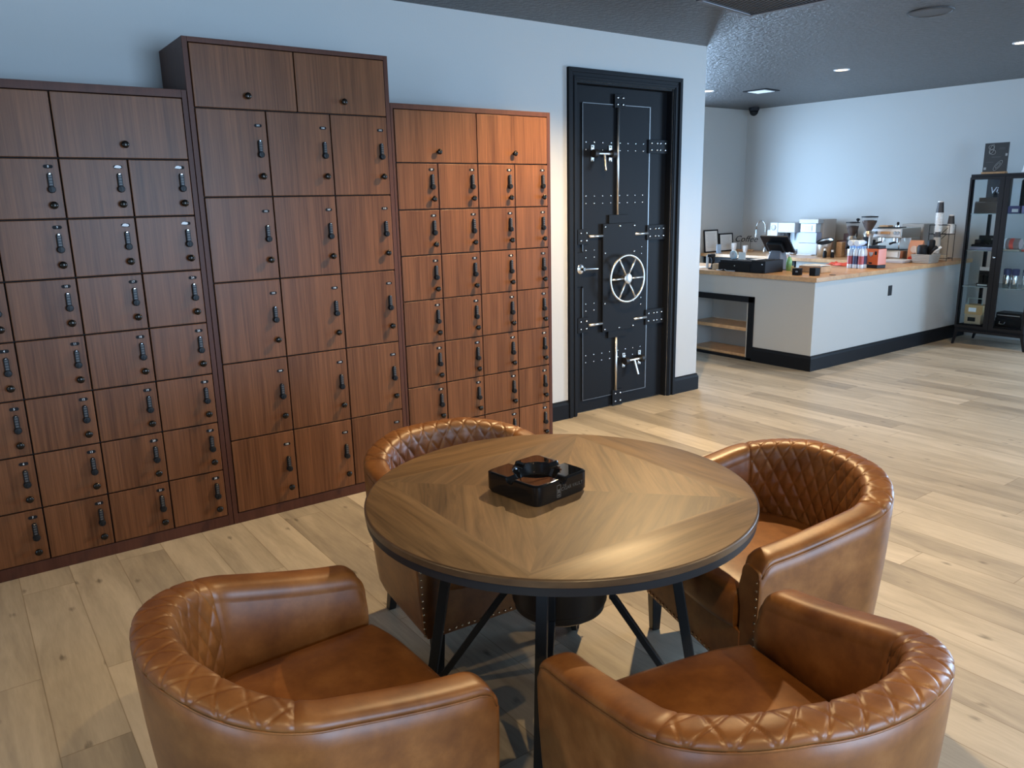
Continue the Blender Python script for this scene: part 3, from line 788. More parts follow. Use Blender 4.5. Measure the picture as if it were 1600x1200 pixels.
def simple(name, label, cat, loc_, parts, rz=0, group=None):
    """parts: list of (part name, MB, material, kwargs) in the thing's own frame"""
    t = thing(name, label, cat, loc_, rz, group)
    for pn, mm, mt, kw in parts:
        lab = kw.pop('label', None); o = mm.build(pn, mt, t, **kw)
        if lab: o['label'] = lab
    return t
def one(name, label, cat, loc_, mm, mt, rz=0, group=None, **kw):
    o = mm.build(name, mt, None, loc=loc_, **kw); o.rotation_euler = (0, 0, rz); return tag(o, label, cat, group)

# ---- things on the near arm of the counter
simple('cash_drawer', 'wide black cash drawer under the till screen, papers on its lid', 'cash drawer', (6.84, .72, ZC),
       [('body', MB().box(-.18, .20, -.20, .20, 0, .115), M_black, dict(bevel=.004)), ('drawer_front', MB().box(-.186, -.181, -.19, .21, .01, .09), M_plate, dict()), ('keyhole', MB().cyl((-.187, 0, .06), .006, -.004, 'x', 10), M_steel, dict())])
simple('receipt_printer', 'black receipt printer box at the right of the cash drawer', 'printer', (6.84, .435, ZC),
       [('body', MB().box(-.18, .12, -.085, .085, 0, .125), M_black, dict(bevel=.006)), ('paper_slot', MB().box(-.14, .02, -.05, .05, .1255, .130), M_plate, dict()), ('button', MB().box(-.186, -.180, -.06, -.045, .085, .093), M_chrome, dict()), ('foot', MB().box(-.184, -.178, -.065, -.045, .012, .03), M_plate, dict())])
for k, (x, y, r) in enumerate([(6.80, .50, .2), (6.90, .60, -.3)]):
    one('paper_sheet', ['white paper sheet lying on the black cash drawer, nearer the counter edge', 'white paper sheet lying on the black cash drawer, nearer the till'][k], 'paper', (x, y, ZC+.1165+.0012*k) if y > .48 else (x, y, ZC+.13), MB().cbox((0, 0, .0006), (.16, .10, .001)), M_paper, r)
t = simple('till_screen', 'black tilted touch-screen till on a grey stand behind the cash drawer', 'till', (7.15, .56, ZC),
       [('stand', MB().rings([[(-.09, -.10, 0), (.09, -.10, 0), (.09, .10, 0), (-.09, .10, 0)], [(-.04, -.06, .20), (.05, -.06, .20), (.05, .06, .20), (-.04, .06, .20)]]), mat('grey_plastic', (.17, .17, .19), .5), dict(bevel=.01, label='grey stand')),
        ('screen', MB().cbox((-.01, 0, .265), (.020, .34, .22), 0, Matrix.Rotation(math.radians(-40), 3, 'Y')), M_black, dict(bevel=.004)),
        ('rear_pod', MB().cbox((-.035, 0, .235), (.05, .18, .12), 0, Matrix.Rotation(math.radians(-40), 3, 'Y')), M_plate, dict(bevel=.012))])
simple('round_clock', 'small round pale blue clock standing on the cash drawer', 'clock', (6.77, .83, ZC+.1155),
       [('case', MB().lathe([(.042, -.012), (.046, -.006), (.046, .008), (.040, .012)], (0, 0, .047), 'x', 28), mat('pale_blue_plastic', (.45, .62, .72), .35), dict(smooth='auto')), ('face', MB().cyl((-.0125, 0, .047), .034, -.001, 'x', 24), M_whiteplastic, dict()), ('hand', MB().box(-.0145, -.0138, -.002, .002, .045, .072), M_black, dict())])
one('card_holder', 'white card standing between the round clock and the till stand', 'card', (6.80, .745, ZC+.1155), MB().box(-.002, .002, -.045, .045, 0, .075).box(-.003, -.002, -.03, .03, .02, .05, 0).box(-.02, .02, -.045, .045, 0, .002), M_paper)
simple('barcode_scanner', 'black handheld scanner with white parts at the left end of the counter', 'scanner', (6.76, 1.10, ZC),
       [('base', MB().lathe([(.045, 0), (.045, .012), (.02, .02), (.014, .05)], (0, 0, 0), 'z', 20), M_black, dict(smooth='auto')),
        ('handle', MB().tube([(0, 0, .04), (0, -.01, .09), (-.01, -.005, .14)], [.013, .018, .022], 12), M_black, dict(smooth=True)),
        ('head', MB().cbox((-.02, .0, .145), (.08, .055, .035)), M_black, dict(bevel=.01)), ('trim_band', MB().cbox((-.03, .045, .075), (.02, .022, .14)), M_whiteplastic, dict(bevel=.004, label='white upright part'))])
one('cardboard_box', 'small tan cardboard box lying left of the cash drawer', 'box', (6.74, 1.00, ZC), MB().cbox((0, 0, .032), (.09, .10, .062)).cbox((0, .02, .0635), (.09, .012, .001)), M_tan, .2, bevel=.002)
one('paper_sheet', 'loose white papers at the far left end of the counter by the wall', 'paper', (6.78, 1.30, ZC), MB().cbox((0, 0, .003), (.16, .13, .006)).cbox((.02, .03, .0075), (.15, .12, .003), 0, Matrix.Rotation(.3, 3, 'Z')), M_paper)
one('white_cable', 'white charging cable curled before the cash drawer', 'cable', (6.66, .86, ZC+.004), MB().tube([(0, .10, .0), (-.01, .05, .0), (.0, .0, .012), (-.02, -.05, 0), (-.005, -.09, 0), (.0, -.14, 0)], .004, 6), M_whiteplastic, smooth=True)
simple('soap_dispenser', 'clear green soap bottle with white pump right of the printer', 'soap bottle', (7.10, .38, ZC),
       [('bottle', MB().lathe([(.026, 0), (.029, .006), (.029, .10), (.022, .125), (.012, .135), (.012, .145)], (0, 0, 0), 'z', 20), mat('green_soap', (.22, .45, .16), .2, spec=.6), dict(smooth='auto')),
        ('pump', MB().lathe([(.013, .145), (.013, .160), (.004, .162), (.004, .185)], (0, 0, 0), 'z', 14).tube([(0, 0, .185), (-.03, 0, .183), (-.036, 0, .175)], .005, 8), M_whiteplastic, dict(smooth='auto', label='white pump'))])
for k, (x, y, lb) in enumerate([(6.74, .035, 'small black cube box with white print on the counter, nearer the printer'), (6.80, -.115, 'small black cube box in front of the wooden tray')]):
    t = thing('black_box', lb, 'box', (x, y, ZC), .1-.2*k); MB().box(-.035, .035, -.035, .035, 0, .066+.008*k).build('carton', M_plate, t, bevel=.002)
    if k == 0: text_obj('OI', .022, M_white, t, (-.0356, -.012, .035), (PI/2, 0, -PI/2), name='print')
tr = thing('wooden_tray', 'shallow wooden tray holding white papers near the counter corner', 'tray', (7.12, .09, ZC))
MB().box(-.09, .09, -.125, .125, 0, .008).box(-.09, -.08, -.125, .125, .008, .062).box(.08, .09, -.125, .125, .008, .062).box(-.08, .08, -.125, -.115, .008, .062).box(-.08, .08, .115, .125, .008, .062).build('tray_body', M_butcher, tr, bevel=.002)
one('paper_stack', 'white folded papers lying across the wooden tray', 'papers', (7.12, .09, ZC+.0625), MB().cbox((0, .02, .003), (.16, .22, .005), 0, Matrix.Rotation(.15, 3, 'Z')).cbox((.02, -.02, .008), (.12, .20, .004), 0, Matrix.Rotation(-.25, 3, 'Z')), M_paper)
one('lighter', 'small yellow lighter standing behind the black boxes', 'lighter', (7.0, .27, ZC), MB().cbox((0, 0, .03), (.014, .026, .060)).cbox((0, -.03, .022), (.014, .022, .044)), mat('yellow_plastic', (.62, .55, .25), .4), bevel=.003)
one('coaster', 'flat dark disc lying on the counter before the wooden tray', 'coaster', (6.95, -.215, ZC), MB().cyl((0, 0, 0), .030, .004, 'z', 24, 0), mat('dark_disc', (.12, .08, .05), .5), smooth='auto')
def cloth(w, d, h, seed):
    random.seed(seed); mm = MB(); n = 14; g = {}
    ph = [random.random()*6 for _ in range(6)]
    for i in range(n+1):
        for j in range(n+1):
            u, v = i/n-.5, j/n-.5; r = math.hypot(u, v)*2
            z = h*max(0, 1-r*r*.9)*(.6+.4*math.sin(9*u+ph[0])*math.cos(8*v+ph[1]))+.003
            g[i, j] = len(mm.v); mm.v.append((u*w*(1+.15*math.sin(7*v+ph[2])), v*d*(1+.15*math.sin(6*u+ph[3])), max(.0015, z)))
    for i in range(n):
        for j in range(n): mm.f.append((g[i, j], g[i+1, j], g[i+1, j+1], g[i, j+1])); mm.m.append(0)
    return mm
M_red = mat('red_cloth', (.62, .10, .07), .85)
o = one('red_cloth', 'crumpled red cloth on the counter left of the bottles', 'cloth', (7.98, .30, ZC+.001), cloth(.16, .20, .045, 3), M_red, smooth=True); so = o.modifiers.new('s', 'SOLIDIFY'); so.thickness = .002
o = one('red_cloth', 'small crumpled red cloth beyond the wooden tray', 'cloth', (8.06, .46, ZC+.001), cloth(.12, .12, .035, 5), M_red, smooth=True); so = o.modifiers.new('s', 'SOLIDIFY'); so.thickness = .002

# ---- water bottles, the orange box, espresso corner
M_water = mat('bottle_plastic', (.70, .80, .90), .12, spec=.8, alpha=1); M_bluecap = mat('blue_cap', (.30, .50, .85), .35); M_lab = mat('red_blue_label', (.45, .10, .12), .4); M_navy = mat('navy_label', (.06, .07, .16), .4)
k = 0
BL = ['front left', 'front middle', 'front right', 'back left', 'back middle', 'back right']
for r in range(2):
    for c_ in range(3):
        t = thing('water_bottle', f'blue-capped plastic water bottle standing in the pack, {BL[k]} of six', 'bottle', (7.76+.062*r, .095-.060*c_, ZC), 0, 'bottles on the coffee counter')
        MB().lathe([(.025, 0), (.0285, .006), (.0285, .035), (.027, .04), (.027, .13), (.0285, .135), (.0285, .155), (.024, .185), (.013, .205), (.012, .215)], (0, 0, 0), 'z', 18).build('bottle_body', M_water, t, smooth='auto')
        MB().lathe([(.0280, .042), (.0280, .128)], (0, 0, 0), 'z', 18, 0, False).build('label_band', M_lab if (c_+r) % 2 == 0 else M_navy, t, smooth=True)
        MB().lathe([(.0145, .208), (.0145, .228), (.012, .230)], (0, 0, 0), 'z', 14).build('cap', M_bluecap, t, smooth='auto'); k += 1
# two more lying on top of the pack
for j, (dy, lb) in enumerate([(.08, 'plastic water bottle lying on top of the pack, left'), (.01, 'plastic water bottle lying on top of the pack, right')]):
    t = thing('water_bottle', lb, 'bottle', (7.69, dy-.01, ZC+.263), 0, None)
    MB().lathe([(.026, 0), (.030, .006), (.030, .12), (.022, .145), (.012, .160)], (0, 0, 0), 'x', 18).build('bottle_body', M_water, t, smooth='auto')
    MB().lathe([(.0145, .158), (.0145, .176), (.012, .178)], (0, 0, 0), 'x', 14).build('cap', M_bluecap, t, smooth='auto')
ob = thing('orange_display_box', 'orange-red box with black lid and foil emblem beside the water bottles', 'box', (7.92, -.095, ZC), math.radians(-12))
MB().box(-.06, .06, -.080, .080, .035, .200).build('box_body', mat('orange_box', (.62, .13, .035), .3), ob, bevel=.004)
MB().box(-.055, .055, -.072, .060, .200, .232).build('lid', M_black, ob, bevel=.004)
MB().box(-.062, .062, -.078, .060, 0, .036).build('plinth', M_black, ob, bevel=.003)
MB().rings([[(-.0605, y, z) for y, z in ((-.02, .165), (.04, .165), (.03, .135), (.01, .118), (-.01, .135))], [(-.063, y, z) for y, z in ((-.02, .165), (.04, .165), (.03, .135), (.01, .118), (-.01, .135))]]).build('emblem', M_steel, ob)
MB().box(-.062, -.0605, -.062, -.035, .14, .175).build('printed_patch', M_plate, ob); MB().box(-.062, -.0605, -.01, .03, .045, .06).build('printed_patch', M_plate, ob)
one('white_tray', 'low white tray with black edge beside the espresso machine', 'tray', (8.72, .10, ZC), MB().rings([[(-.11, -.12, 0), (.11, -.12, 0), (.11, .12, 0), (-.11, .12, 0)], [(-.13, -.14, .03), (.13, -.14, .03), (.13, .14, .03), (-.13, .14, .03)]]), M_whiteplastic, bevel=.004)

M_espr = mat('espresso_steel', (.62, .60, .56), .3, metal=1)
es = thing('espresso_machine', 'steel espresso machine with wood knobs and tools on top', 'espresso machine', (9.02, .34, ZC+.001))
MB().box(-.17, .26, -.20, .20, .03, .12).box(.06, .26, -.20, .20, .12, .26).box(-.17, .26, -.20, .20, .26, .37).build('housing', M_espr, es, bevel=.006)
MB().box(-.176, -.171, -.18, .18, .045, .105).build('drip_tray_front', M_whiteplastic, es, bevel=.002)
MB().box(-.176, -.171, -.19, .19, .275, .36).build('control_panel', M_whiteplastic, es, bevel=.002)
MB().box(-.165, .05, -.18, .18, .121, .125).build('drip_grate', M_black, es)
for y in (.15, .09, -.13, -.165): MB().lathe([(.020, 0), (.020, -.012), (.016, -.018)], (-.1765, y, .318), 'x', 16).build('knob', M_chrome, es, smooth='auto')
MB().cbox((-.19, -.02, .318), (.022, .11, .03)).build('lever', M_butcher, es, bevel=.006)
for y in (.08, -.09):
    g = MB().lathe([(.035, .205), (.035, .26)], (-.06, y, 0), 'z', 20).build('group_head', M_chrome, es, smooth='auto')
    MB().tube([(-.06, y, .21), (-.14, y, .205), (-.20, y, .195)], [.013, .011, .013], 10).build('portafilter', M_black, es, smooth=True)
MB().tube([(-.12, -.17, .26), (-.16, -.175, .20), (-.15, -.17, .14)], .006, 8).build('steam_wand', M_chrome, es, smooth=True)
for sx in (-.14, .22):
    for sy in (-.17, .17): MB().cyl((sx, sy, 0), .014, .031).build('foot', M_black, es)
one('tamping_mat', 'black mat lying on the espresso machine', 'mat', (8.98, .33, ZC+.372), MB().cbox((0, 0, .004), (.20, .24, .008)), M_black, bevel=.002)
one('wood_board', 'small wooden board on the black mat over the espresso machine', 'board', (8.98, .40, ZC+.3805), MB().cbox((0, 0, .010), (.12, .11, .018)), M_butcher, bevel=.003)
simple('tamper', 'steel tamper with black handle on top of the espresso machine', 'tamper', (8.96, .25, ZC+.3805), [('base', MB().cyl((0, 0, 0), .027, .018), M_chrome, dict(smooth='auto')), ('handle', MB().lathe([(.008, .018), (.012, .03), (.016, .045), (.010, .058)], (0, 0, 0), 'z', 16), M_black, dict(smooth='auto'))])
one('grey_appliance', 'plain grey boxy appliance behind the coffee bag', 'appliance', (9.52, .28, ZC+.001), MB().box(-.16, .10, -.13, .13, 0, .40).box(-.165, -.16, -.12, .12, .25, .38), mat('warm_grey_plastic', (.36, .34, .31), .4), bevel=.008)

def grinder(x, y, lb, hop=.085, hz=.30, big=1):
    t = thing('coffee_grinder', lb, 'coffee grinder', (x, y, ZB))
    MB().lathe([(.06, 0), (.065, .01), (.05, .03), (.05, hz-.06), (.058, hz-.03), (.04, hz)], (0, 0, 0), 'z', 24).build('grinder_body', M_espr, t, smooth='auto')
    MB().cbox((-.045, 0, hz*.6), (.04, .055, hz*.42)).build('front_panel', M_black, t, bevel=.005)
    MB().lathe([(.028, hz), (.045, hz+.03), (hop*.92, hz+.10), (hop, hz+.155)], (0, 0, 0), 'z', 28, 0, False).build('hopper', mat('smoky_clear', (.80, .80, .80), .03, trans=.95, ior=1.05), t, smooth=True)
    MB().lathe([(.026, hz+.002), (.044, hz+.031), (hop*.88, hz+.098), (hop*.93, hz+.118), (hop*.5, hz+.124), (.001, hz+.126)], (0, 0, 0), 'z', 24).build('coffee_beans', mat('roast_beans', (.07, .030, .018), .5, bump=1, bscale=120), t, smooth=True)
    MB().lathe([(hop*1.06, hz+.155), (hop*1.06, hz+.168), (hop*.3, hz+.172)], (0, 0, 0), 'z', 28).build('hopper_lid', M_black, t, smooth='auto')
    MB().tube([(-.06, 0, .12), (-.11, 0, .115)], .012, 10).build('spout', M_black, t, smooth=True)
    return t
grinder(8.745, .475, 'tall steel coffee grinder with a wide bean hopper beside the espresso machine', .085, .335)
grinder(9.12, .90, 'smaller coffee grinder with bean hopper left of the tall grinder', .075, .255)
simple('tamper_station', 'pair of black upright handles standing behind the smaller grinder', 'tool stand', (9.40, .90, ZB), [('stand', MB().cbox((0, 0, .10), (.10, .26, .20)), M_black, dict(bevel=.01)), ('handle', MB().lathe([(.008, .20), (.008, .42), (.022, .44), (.022, .452), (.01, .46)], (0, .10, 0), 'z', 14), M_black, dict(smooth='auto')), ('handle', MB().lathe([(.008, .20), (.008, .41), (.022, .43), (.022, .442), (.01, .45)], (0, -.10, 0), 'z', 14), M_black, dict(smooth='auto'))])
one('wood_block', 'light upright wooden block between the steel bin and the smaller grinder', 'block', (9.08, 1.015, ZB), MB().cbox((0, 0, .09), (.08, .075, .18)), M_butcher, bevel=.004)
simple('wood_organizer', 'reddish wooden organizer behind the light wooden block', 'organizer', (9.42, 1.16, ZB), [('lower_tier', MB().cbox((0, 0, .09), (.12, .18, .18)), M_lockframe, dict(bevel=.003)), ('upper_tier', MB().cbox((.02, -.03, .225), (.08, .10, .09)), M_lockframe, dict(bevel=.003))])
simple('steel_bin', 'small brushed steel bin with slanted black rim on the back counter', 'bin', (8.97, 1.165, ZB),
       [('bin_body', MB().rings([[(.085*math.cos(a), .085*math.sin(a), 0) for a in [2*PI*j/28 for j in range(28)]], [(.095*math.cos(a), .095*math.sin(a), .19+.035*math.cos(a)) for a in [2*PI*j/28 for j in range(28)]]], 0, True, False), M_steel, dict(smooth=True)),
        ('rim', MB().tube([(.097*math.cos(a), .097*math.sin(a), .19+.035*math.cos(a)) for a in [2*PI*j/28 for j in range(29)]], .006, 8), M_black, dict(smooth=True)), ('lid_well', MB().rings([[(.09*math.cos(a), .09*math.sin(a), .17+.03*math.cos(a)) for a in [2*PI*j/28 for j in range(28)]], [(.088*math.cos(a), .088*math.sin(a), .168+.03*math.cos(a)) for a in [2*PI*j/28 for j in range(28)]]]), M_plate, dict())])
for j, (x, y, h, lb) in enumerate([(8.80, 1.05, .10, 'small dark bottle with white cap right of the steel bin'), (8.86, .985, .08, 'short dark bottle with white cap before the wooden block')]):
    simple('syrup_bottle', lb, 'bottle', (x, y, ZB), [('bottle_body', MB().lathe([(.022, 0), (.023, .01), (.023, h*.7), (.010, h*.85), (.010, h*.9)], (0, 0, 0), 'z', 16), M_black, dict(smooth='auto')), ('cap', MB().cyl((0, 0, h*.88), .013, .022), M_white, dict(smooth='auto', label='white cap'))])

# white coffee machines
M_w = mat('glossy_white_plastic', (.46, .48, .50), .25)
a_ = thing('coffee_maker', 'white automatic coffee machine with dark spout alcove left of the ice maker', 'coffee machine', (9.16, 1.90, ZB))
MB().box(-.10, .20, -.23, .15, 0, .05).box(.06, .20, -.23, .15, .05, .30).box(-.10, .20, .03, .15, .05, .41).box(-.10, .20, -.23, .03, .28, .41).build('housing', M_w, a_, bevel=.008)
MB().box(-.02, .19, .155, .25, .02, .31).build('water_tank', M_whiteplastic, a_, bevel=.01)
MB().lathe([(.036, 0), (.036, -.006), (.030, -.010)], (-.10, .095, .345), 'x', 28).build('dial', M_w, a_, smooth='auto')
MB().box(-.106, -.100, .06, .12, .06, .22).build('drip_window', mat('grey_window', (.35, .38, .40), .3), a_)
MB().box(.054, .0595, -.22, .02, .06, .27).build('alcove_panel', mat('grey_alcove', (.33, .35, .36), .35, metal=.3), a_)
MB().tube([(-.02, -.09, .285), (-.02, -.09, .22), (-.01, -.09, .17)], [.022, .016, .008], 12).build('spout', M_black, a_, smooth=True)
MB().tube([(-.04, -.02, .27), (-.06, -.01, .17), (-.05, -.01, .12)], .006, 8).build('steam_wand', M_chrome, a_, smooth=True)
MB().box(-.14, .0, -.20, .02, .0, .015).build('drip_tray', M_whiteplastic, a_, bevel=.003)
b_ = thing('ice_maker', 'tall white machine with clear blue tank and beige side beside the steel bin', 'ice maker', (9.22, 1.50, ZB))
MB().box(-.12, .0, -.14, .14, 0, .15).build('lower_front', M_w, b_, bevel=.006); MB().box(-.12, .0, -.14, .14, .40, .455).build('top_cap', M_w, b_, bevel=.006)
MB().box(.002, .28, -.145, .14, .0, .45).build('side_housing', mat('beige_plastic', (.50, .45, .40), .45), b_, bevel=.008)
MB().box(-.118, .0, -.125, .13, .152, .285).build('ice_bin', mat('blue_tank', (.36, .44, .62), .15), b_, bevel=.004)
MB().box(-.112, .0, -.105, .12, .287, .398).build('upper_tank', mat('pale_tank', (.58, .70, .78), .15), b_, bevel=.004)
MB().box(-.1185, -.113, -.05, .05, .305, .375).build('tank_window', mat('tank_glass', (.42, .54, .62), .1), b_)
MB().box(-.20, -.122, -.12, .10, 0, .012).build('drip_tray', M_whiteplastic, b_, bevel=.003)
# faucet, frames, sign, cups
simple('faucet', 'tall gooseneck chrome kitchen faucet in front of the coffee machines', 'faucet', (9.36, 2.34, ZB),
       [('base', MB().lathe([(.028, 0), (.028, .008), (.018, .03), (.016, .06)], (0, 0, 0), 'z', 20), M_chrome, dict(smooth='auto')),
        ('neck', MB().tube([(0, 0, .05), (0, 0, .33)]+[(0, .075-.075*math.cos(a), .33+.09*math.sin(a)) for a in [PI*i/12 for i in range(1, 12)]]+[(0, .152, .30)], .011, 12), M_chrome, dict(smooth=True)),
        ('spray_head', MB().lathe([(.013, .30), (.017, .25), (.020, .20), (.018, .19)], (0, .154, 0), 'z', 14), M_chrome, dict(smooth='auto')), ('lever', MB().tube([(-.015, 0, .05), (-.07, 0, .075)], .006, 8), M_chrome, dict(smooth=True))])
def frame(x0, x1, h, lb, nl, y=YB-.055, tilt=.10):
    t = thing('picture_frame', lb, 'frame', ((x0+x1)/2, y, ZB)); w = (x1-x0)/2; t.rotation_euler = (-tilt, 0, 0)
    MB().box(-w, w, 0, .014, 0, .018).box(-w, w, 0, .014, h-.018, h).box(-w, -w+.018, 0, .014, .018, h-.018).box(w-.018, w, 0, .014, .018, h-.018).build('frame_moulding', M_black, t, bevel=.002)
    MB().box(-w+.018, w-.018, .006, .012, .018, h-.018).build('certificate', M_paper, t)
    b = MB()
    for k in range(nl):
        q = (w-.05)*(1-.35*((k*7) % 5)/5); z = h-.05-(h-.1)*k/nl; b.box(-q, q, .0052, .0058, z, z+.004)
    b.build('printed_lines', mat('grey_print', (.45, .45, .45), .8), t)
frame(8.63, 8.93, .315, 'taller black-framed certificate leaning on the alcove wall, at left', 12)
frame(8.95, 9.25, .255, 'wider black-framed certificate leaning on the wall, right of the taller one', 8)
one('plastic_card_stand', 'small clear stand with pale blue card before the taller frame', 'card stand', (8.72, 2.62, ZB), MB().box(-.045, .045, -.003, .003, 0, .12).box(-.045, .045, -.03, .03, 0, .004), mat('pale_blue_card', (.45, .60, .78), .4))
for k, (x, y, h, lb) in enumerate([(9.02, 2.60, .125, 'white cup standing before the wider frame'), (9.10, 2.47, .09, 'small white cup right of the white cup, near the sign')]):
    one('paper_cup', lb, 'cup', (x, y, ZB), MB().lathe([(.028, 0), (.038, h), (.035, h), (.026, .006)], (0, 0, 0), 'z', 20), M_white, smooth='auto')
sg = thing('coffee_sign', 'black script word sign reading Coffee on a small wooden base', 'sign', (9.30, 2.62, ZB)); sg.rotation_euler = (0, 0, math.radians(-75))
MB().cbox((0, 0, .012), (.24, .05, .024)).build('sign_base', M_butcher, sg, bevel=.003)
MB().cyl((-.07, 0, .024), .003, .11).cyl((.07, 0, .024), .003, .11).build('post', M_black, sg)
t = text_obj('Coffee', .125, M_black, sg, (0, 0, .165), (PI/2, 0, 0), depth=.004, shear=.35)

# basket, bag, lids, cups
bk = thing('woven_basket', 'grey woven basket full of lids and utensils at the end of the counter', 'basket', (8.83, -.165, ZC), 0)
mm = MB(); rs = []
def rr(w, d, z, n=9):
    return [(x, y, z) for x, y in [(-w, -d), (-w*.3, -d*1.03), (w*.3, -d*1.03), (w, -d), (w*1.02, 0), (w, d), (w*.3, d*1.03), (-w*.3, d*1.03), (-w, d), (-w*1.02, 0)]]
for k in range(13): z = k*.0083; e = 1+.035*(k % 2); rs.append(rr((.105+.02*k/12)*e, (.085+.015*k/12)*e, z))
mm.rings(rs, 0, True, False); mm.build('basket_body', mat('grey_wicker', (.34, .31, .27), .8, bump=.5, bscale=150), bk)
MB().rings([rr(.11, .09, .07), rr(.11, .09, .075)]).build('basket_liner', M_tan, bk)
for k, (x, y, z, r1, lb) in enumerate([(8.79, -.14, ZC+.150, .052, 'round black lid stack standing in the woven basket'), (8.885, -.185, ZC+.155, .040, 'tall black lid stack leaning at the back of the basket')]):
    one('lid_stack', lb, 'cup lids', (x, y, z), MB().lathe([(r1*.8, -.07), (r1, -.05), (r1, .03+.05*k), (r1*.8, .045+.05*k), (.01, .05+.05*k)], (0, 0, 0), 'z', 24), M_black, smooth='auto')
for k, (dx, lb) in enumerate([(0, 'black plastic spatula sticking out of the basket'), (.0, 'white plastic scoop sticking out of the basket at right')]):
    one('utensil', lb, 'utensil', (8.80+.05*k, -.215, ZC+.085), MB().tube([(0, 0, 0), (0, -.03-.01*k, .05), (0, -.075-.02*k, .095)], [.006, .010, .022-.008*k], 8), M_black if k == 0 else M_white, smooth=True)
for k in range(3): one('stir_stick_bundle', ['bundle of wooden stir sticks in the basket, left', 'bundle of wooden stir sticks in the basket, middle', 'white wrapped straws in the basket by the lids'][k], 'stir sticks', (8.80, -.08-.022*k, ZC+.078), MB().tube([(0, 0, 0), (-.005, .01-.005*k, .095-.03*k)], .009, 6), M_tan if k < 2 else M_white)
bg = thing('coffee_bag', 'pink and orange paper coffee bag with red band behind the basket', 'coffee bag', (9.0, .03, ZC))
MB().rings([rr(.04, .075, 0), rr(.045, .08, .03), rr(.04, .078, .17), rr(.012, .076, .215), rr(.008, .076, .235)]).build('bag_body', mat('pink_bag', (.72, .36, .24), .55), bg, bevel=.003)
MB().cyl((-.046, .005, .135), .040, -.003, 'x', 24).build('round_emblem', mat('pale_emblem', (.75, .62, .58), .5), bg)
MB().rings([[(-.047, y, z) for y, z in ((.065, .045), (-.055, .085), (-.06, .06), (.0, .03), (.065, .018))], [(-.049, y, z) for y, z in ((.065, .045), (-.055, .085), (-.06, .06), (.0, .03), (.065, .018))]]).build('red_band', mat('red_band', (.60, .06, .04), .5), bg)
# wire cup rack with stacks
rk = thing('cup_rack', 'black wire cup rack with sloping side bar by the glass cabinet', 'rack', (9.22, -.12, ZC))
mm = MB(); r_ = .0035
for x in (-.07, .07):
    for y in (.10, -.12): mm.tube([(x, y, 0), (x, y, .40)], r_, 6)
    mm.tube([(x, .10, .03), (x, -.12, .03)], r_, 6); mm.tube([(x, .10, .30), (x, -.12, .30)], r_, 6); mm.tube([(x, .10, .40), (x, -.12, .40)], r_, 6)
    mm.tube([(x, .16, .10), (x, -.10, .37)], r_, 6)
for y in (.10, -.12, 0):
    for z in (.03, .30): mm.tube([(-.07, y, z), (.07, y, z)], r_, 6)
mm.build('wire_frame', M_black, rk)
def cup_stack(x, y, z, n, lb, base=M_white, inv=True, h=.115, r=.042):
    t = thing('cup_stack', lb, 'cups', (x, y, z), 0, 'paper cup stacks on the wire rack')
    mm = MB()
    for k in range(n): mm.lathe([(r, k*.018), (r*1.04, k*.018+.003), (r*1.0, k*.018+.006), (r*.82, k*.018+.009), (r*.80, k*.018+.017)], (0, 0, 0), 'z', 20)
    mm.build('cup_rims', M_white, t, smooth='auto')
    MB().lathe([(r*.98, n*.018), (r*.72, n*.018+h), (r*.6, n*.018+h)], (0, 0, 0), 'z', 20).build('top_cup', mat('charcoal_cup', (.055, .055, .06), .45), t, smooth='auto')
    MB().lathe([(r*.73, n*.018+h-.002), (r*.73, n*.018+h+.010), (r*.5, n*.018+h+.010)], (0, 0, 0), 'z', 20).build('cup_base', M_white, t, smooth='auto')
cup_stack(9.185, -.10, ZC+.305, 13, 'tallest stack of upturned paper cups on the wire rack')
cup_stack(9.245, -.205, ZC+.305, 6, 'shorter stack of upturned paper cups at the right end of the rack', r=.038, h=.09)
cup_stack(9.09, -.145, ZC+.0, 15, 'grey sleeved stack of upturned cups standing left of the rack', r=.036, h=.06)
MB().lathe([(.0385, .08), (.0385, .27)], (0, 0, 0), 'z', 20, 0, False).build('grey_sleeve', mat('grey_sleeve', (.42, .40, .37), .5), [o for o in bpy.data.objects if o.name.startswith('cup_stack') and o.get('label', '').startswith('grey sleeved')][0], smooth=True)
one('sugar_caddy', 'small tan packet caddy under the wire rack', 'caddy', (9.25, -.14, ZC+.004), MB().cbox((0, 0, .028), (.10, .09, .055)), M_tan, bevel=.003)

# ------------------------------------------------------------------ glass display cabinet
gx0, gx1, gy0, gy1, gt = 9.07, 9.60, -.445, -1.145, 1.845
gc = thing('display_cabinet', 'black metal glass-door display cabinet against the wall at right edge', 'display cabinet', (9.33, -.795, 0))
def G(mm): return loc(mm, 9.33, -.795)
p = .032
def fbar(name, *b, **kw): return G(MB().box(*b)).build(name, M_black, gc, bevel=.002, **kw)
for x in (gx0, gx1-p):
    for y in (gy0-p, gy1): fbar('post', x, x+p, y, y+p, .14, gt)
for z in (.145, gt-p):
    fbar('rail', gx0, gx0+p, gy1+p, gy0-p, z, z+p); fbar('rail', gx1-p, gx1, gy1+p, gy0-p, z, z+p)
    fbar('rail', gx0+p, gx1-p, gy1, gy1+p, z, z+p); fbar('rail', gx0+p, gx1-p, gy0-p, gy0, z, z+p)
fbar('top_panel', gx0+p, gx1-p, gy1+p, gy0-p, gt-.012, gt-.002); fbar('bottom_panel', gx0+p, gx1-p, gy1+p, gy0-p, .205, .235)
fbar('plinth_panel', gx0+.004, gx0+.012, gy1+p, gy0-p, .178, .24)
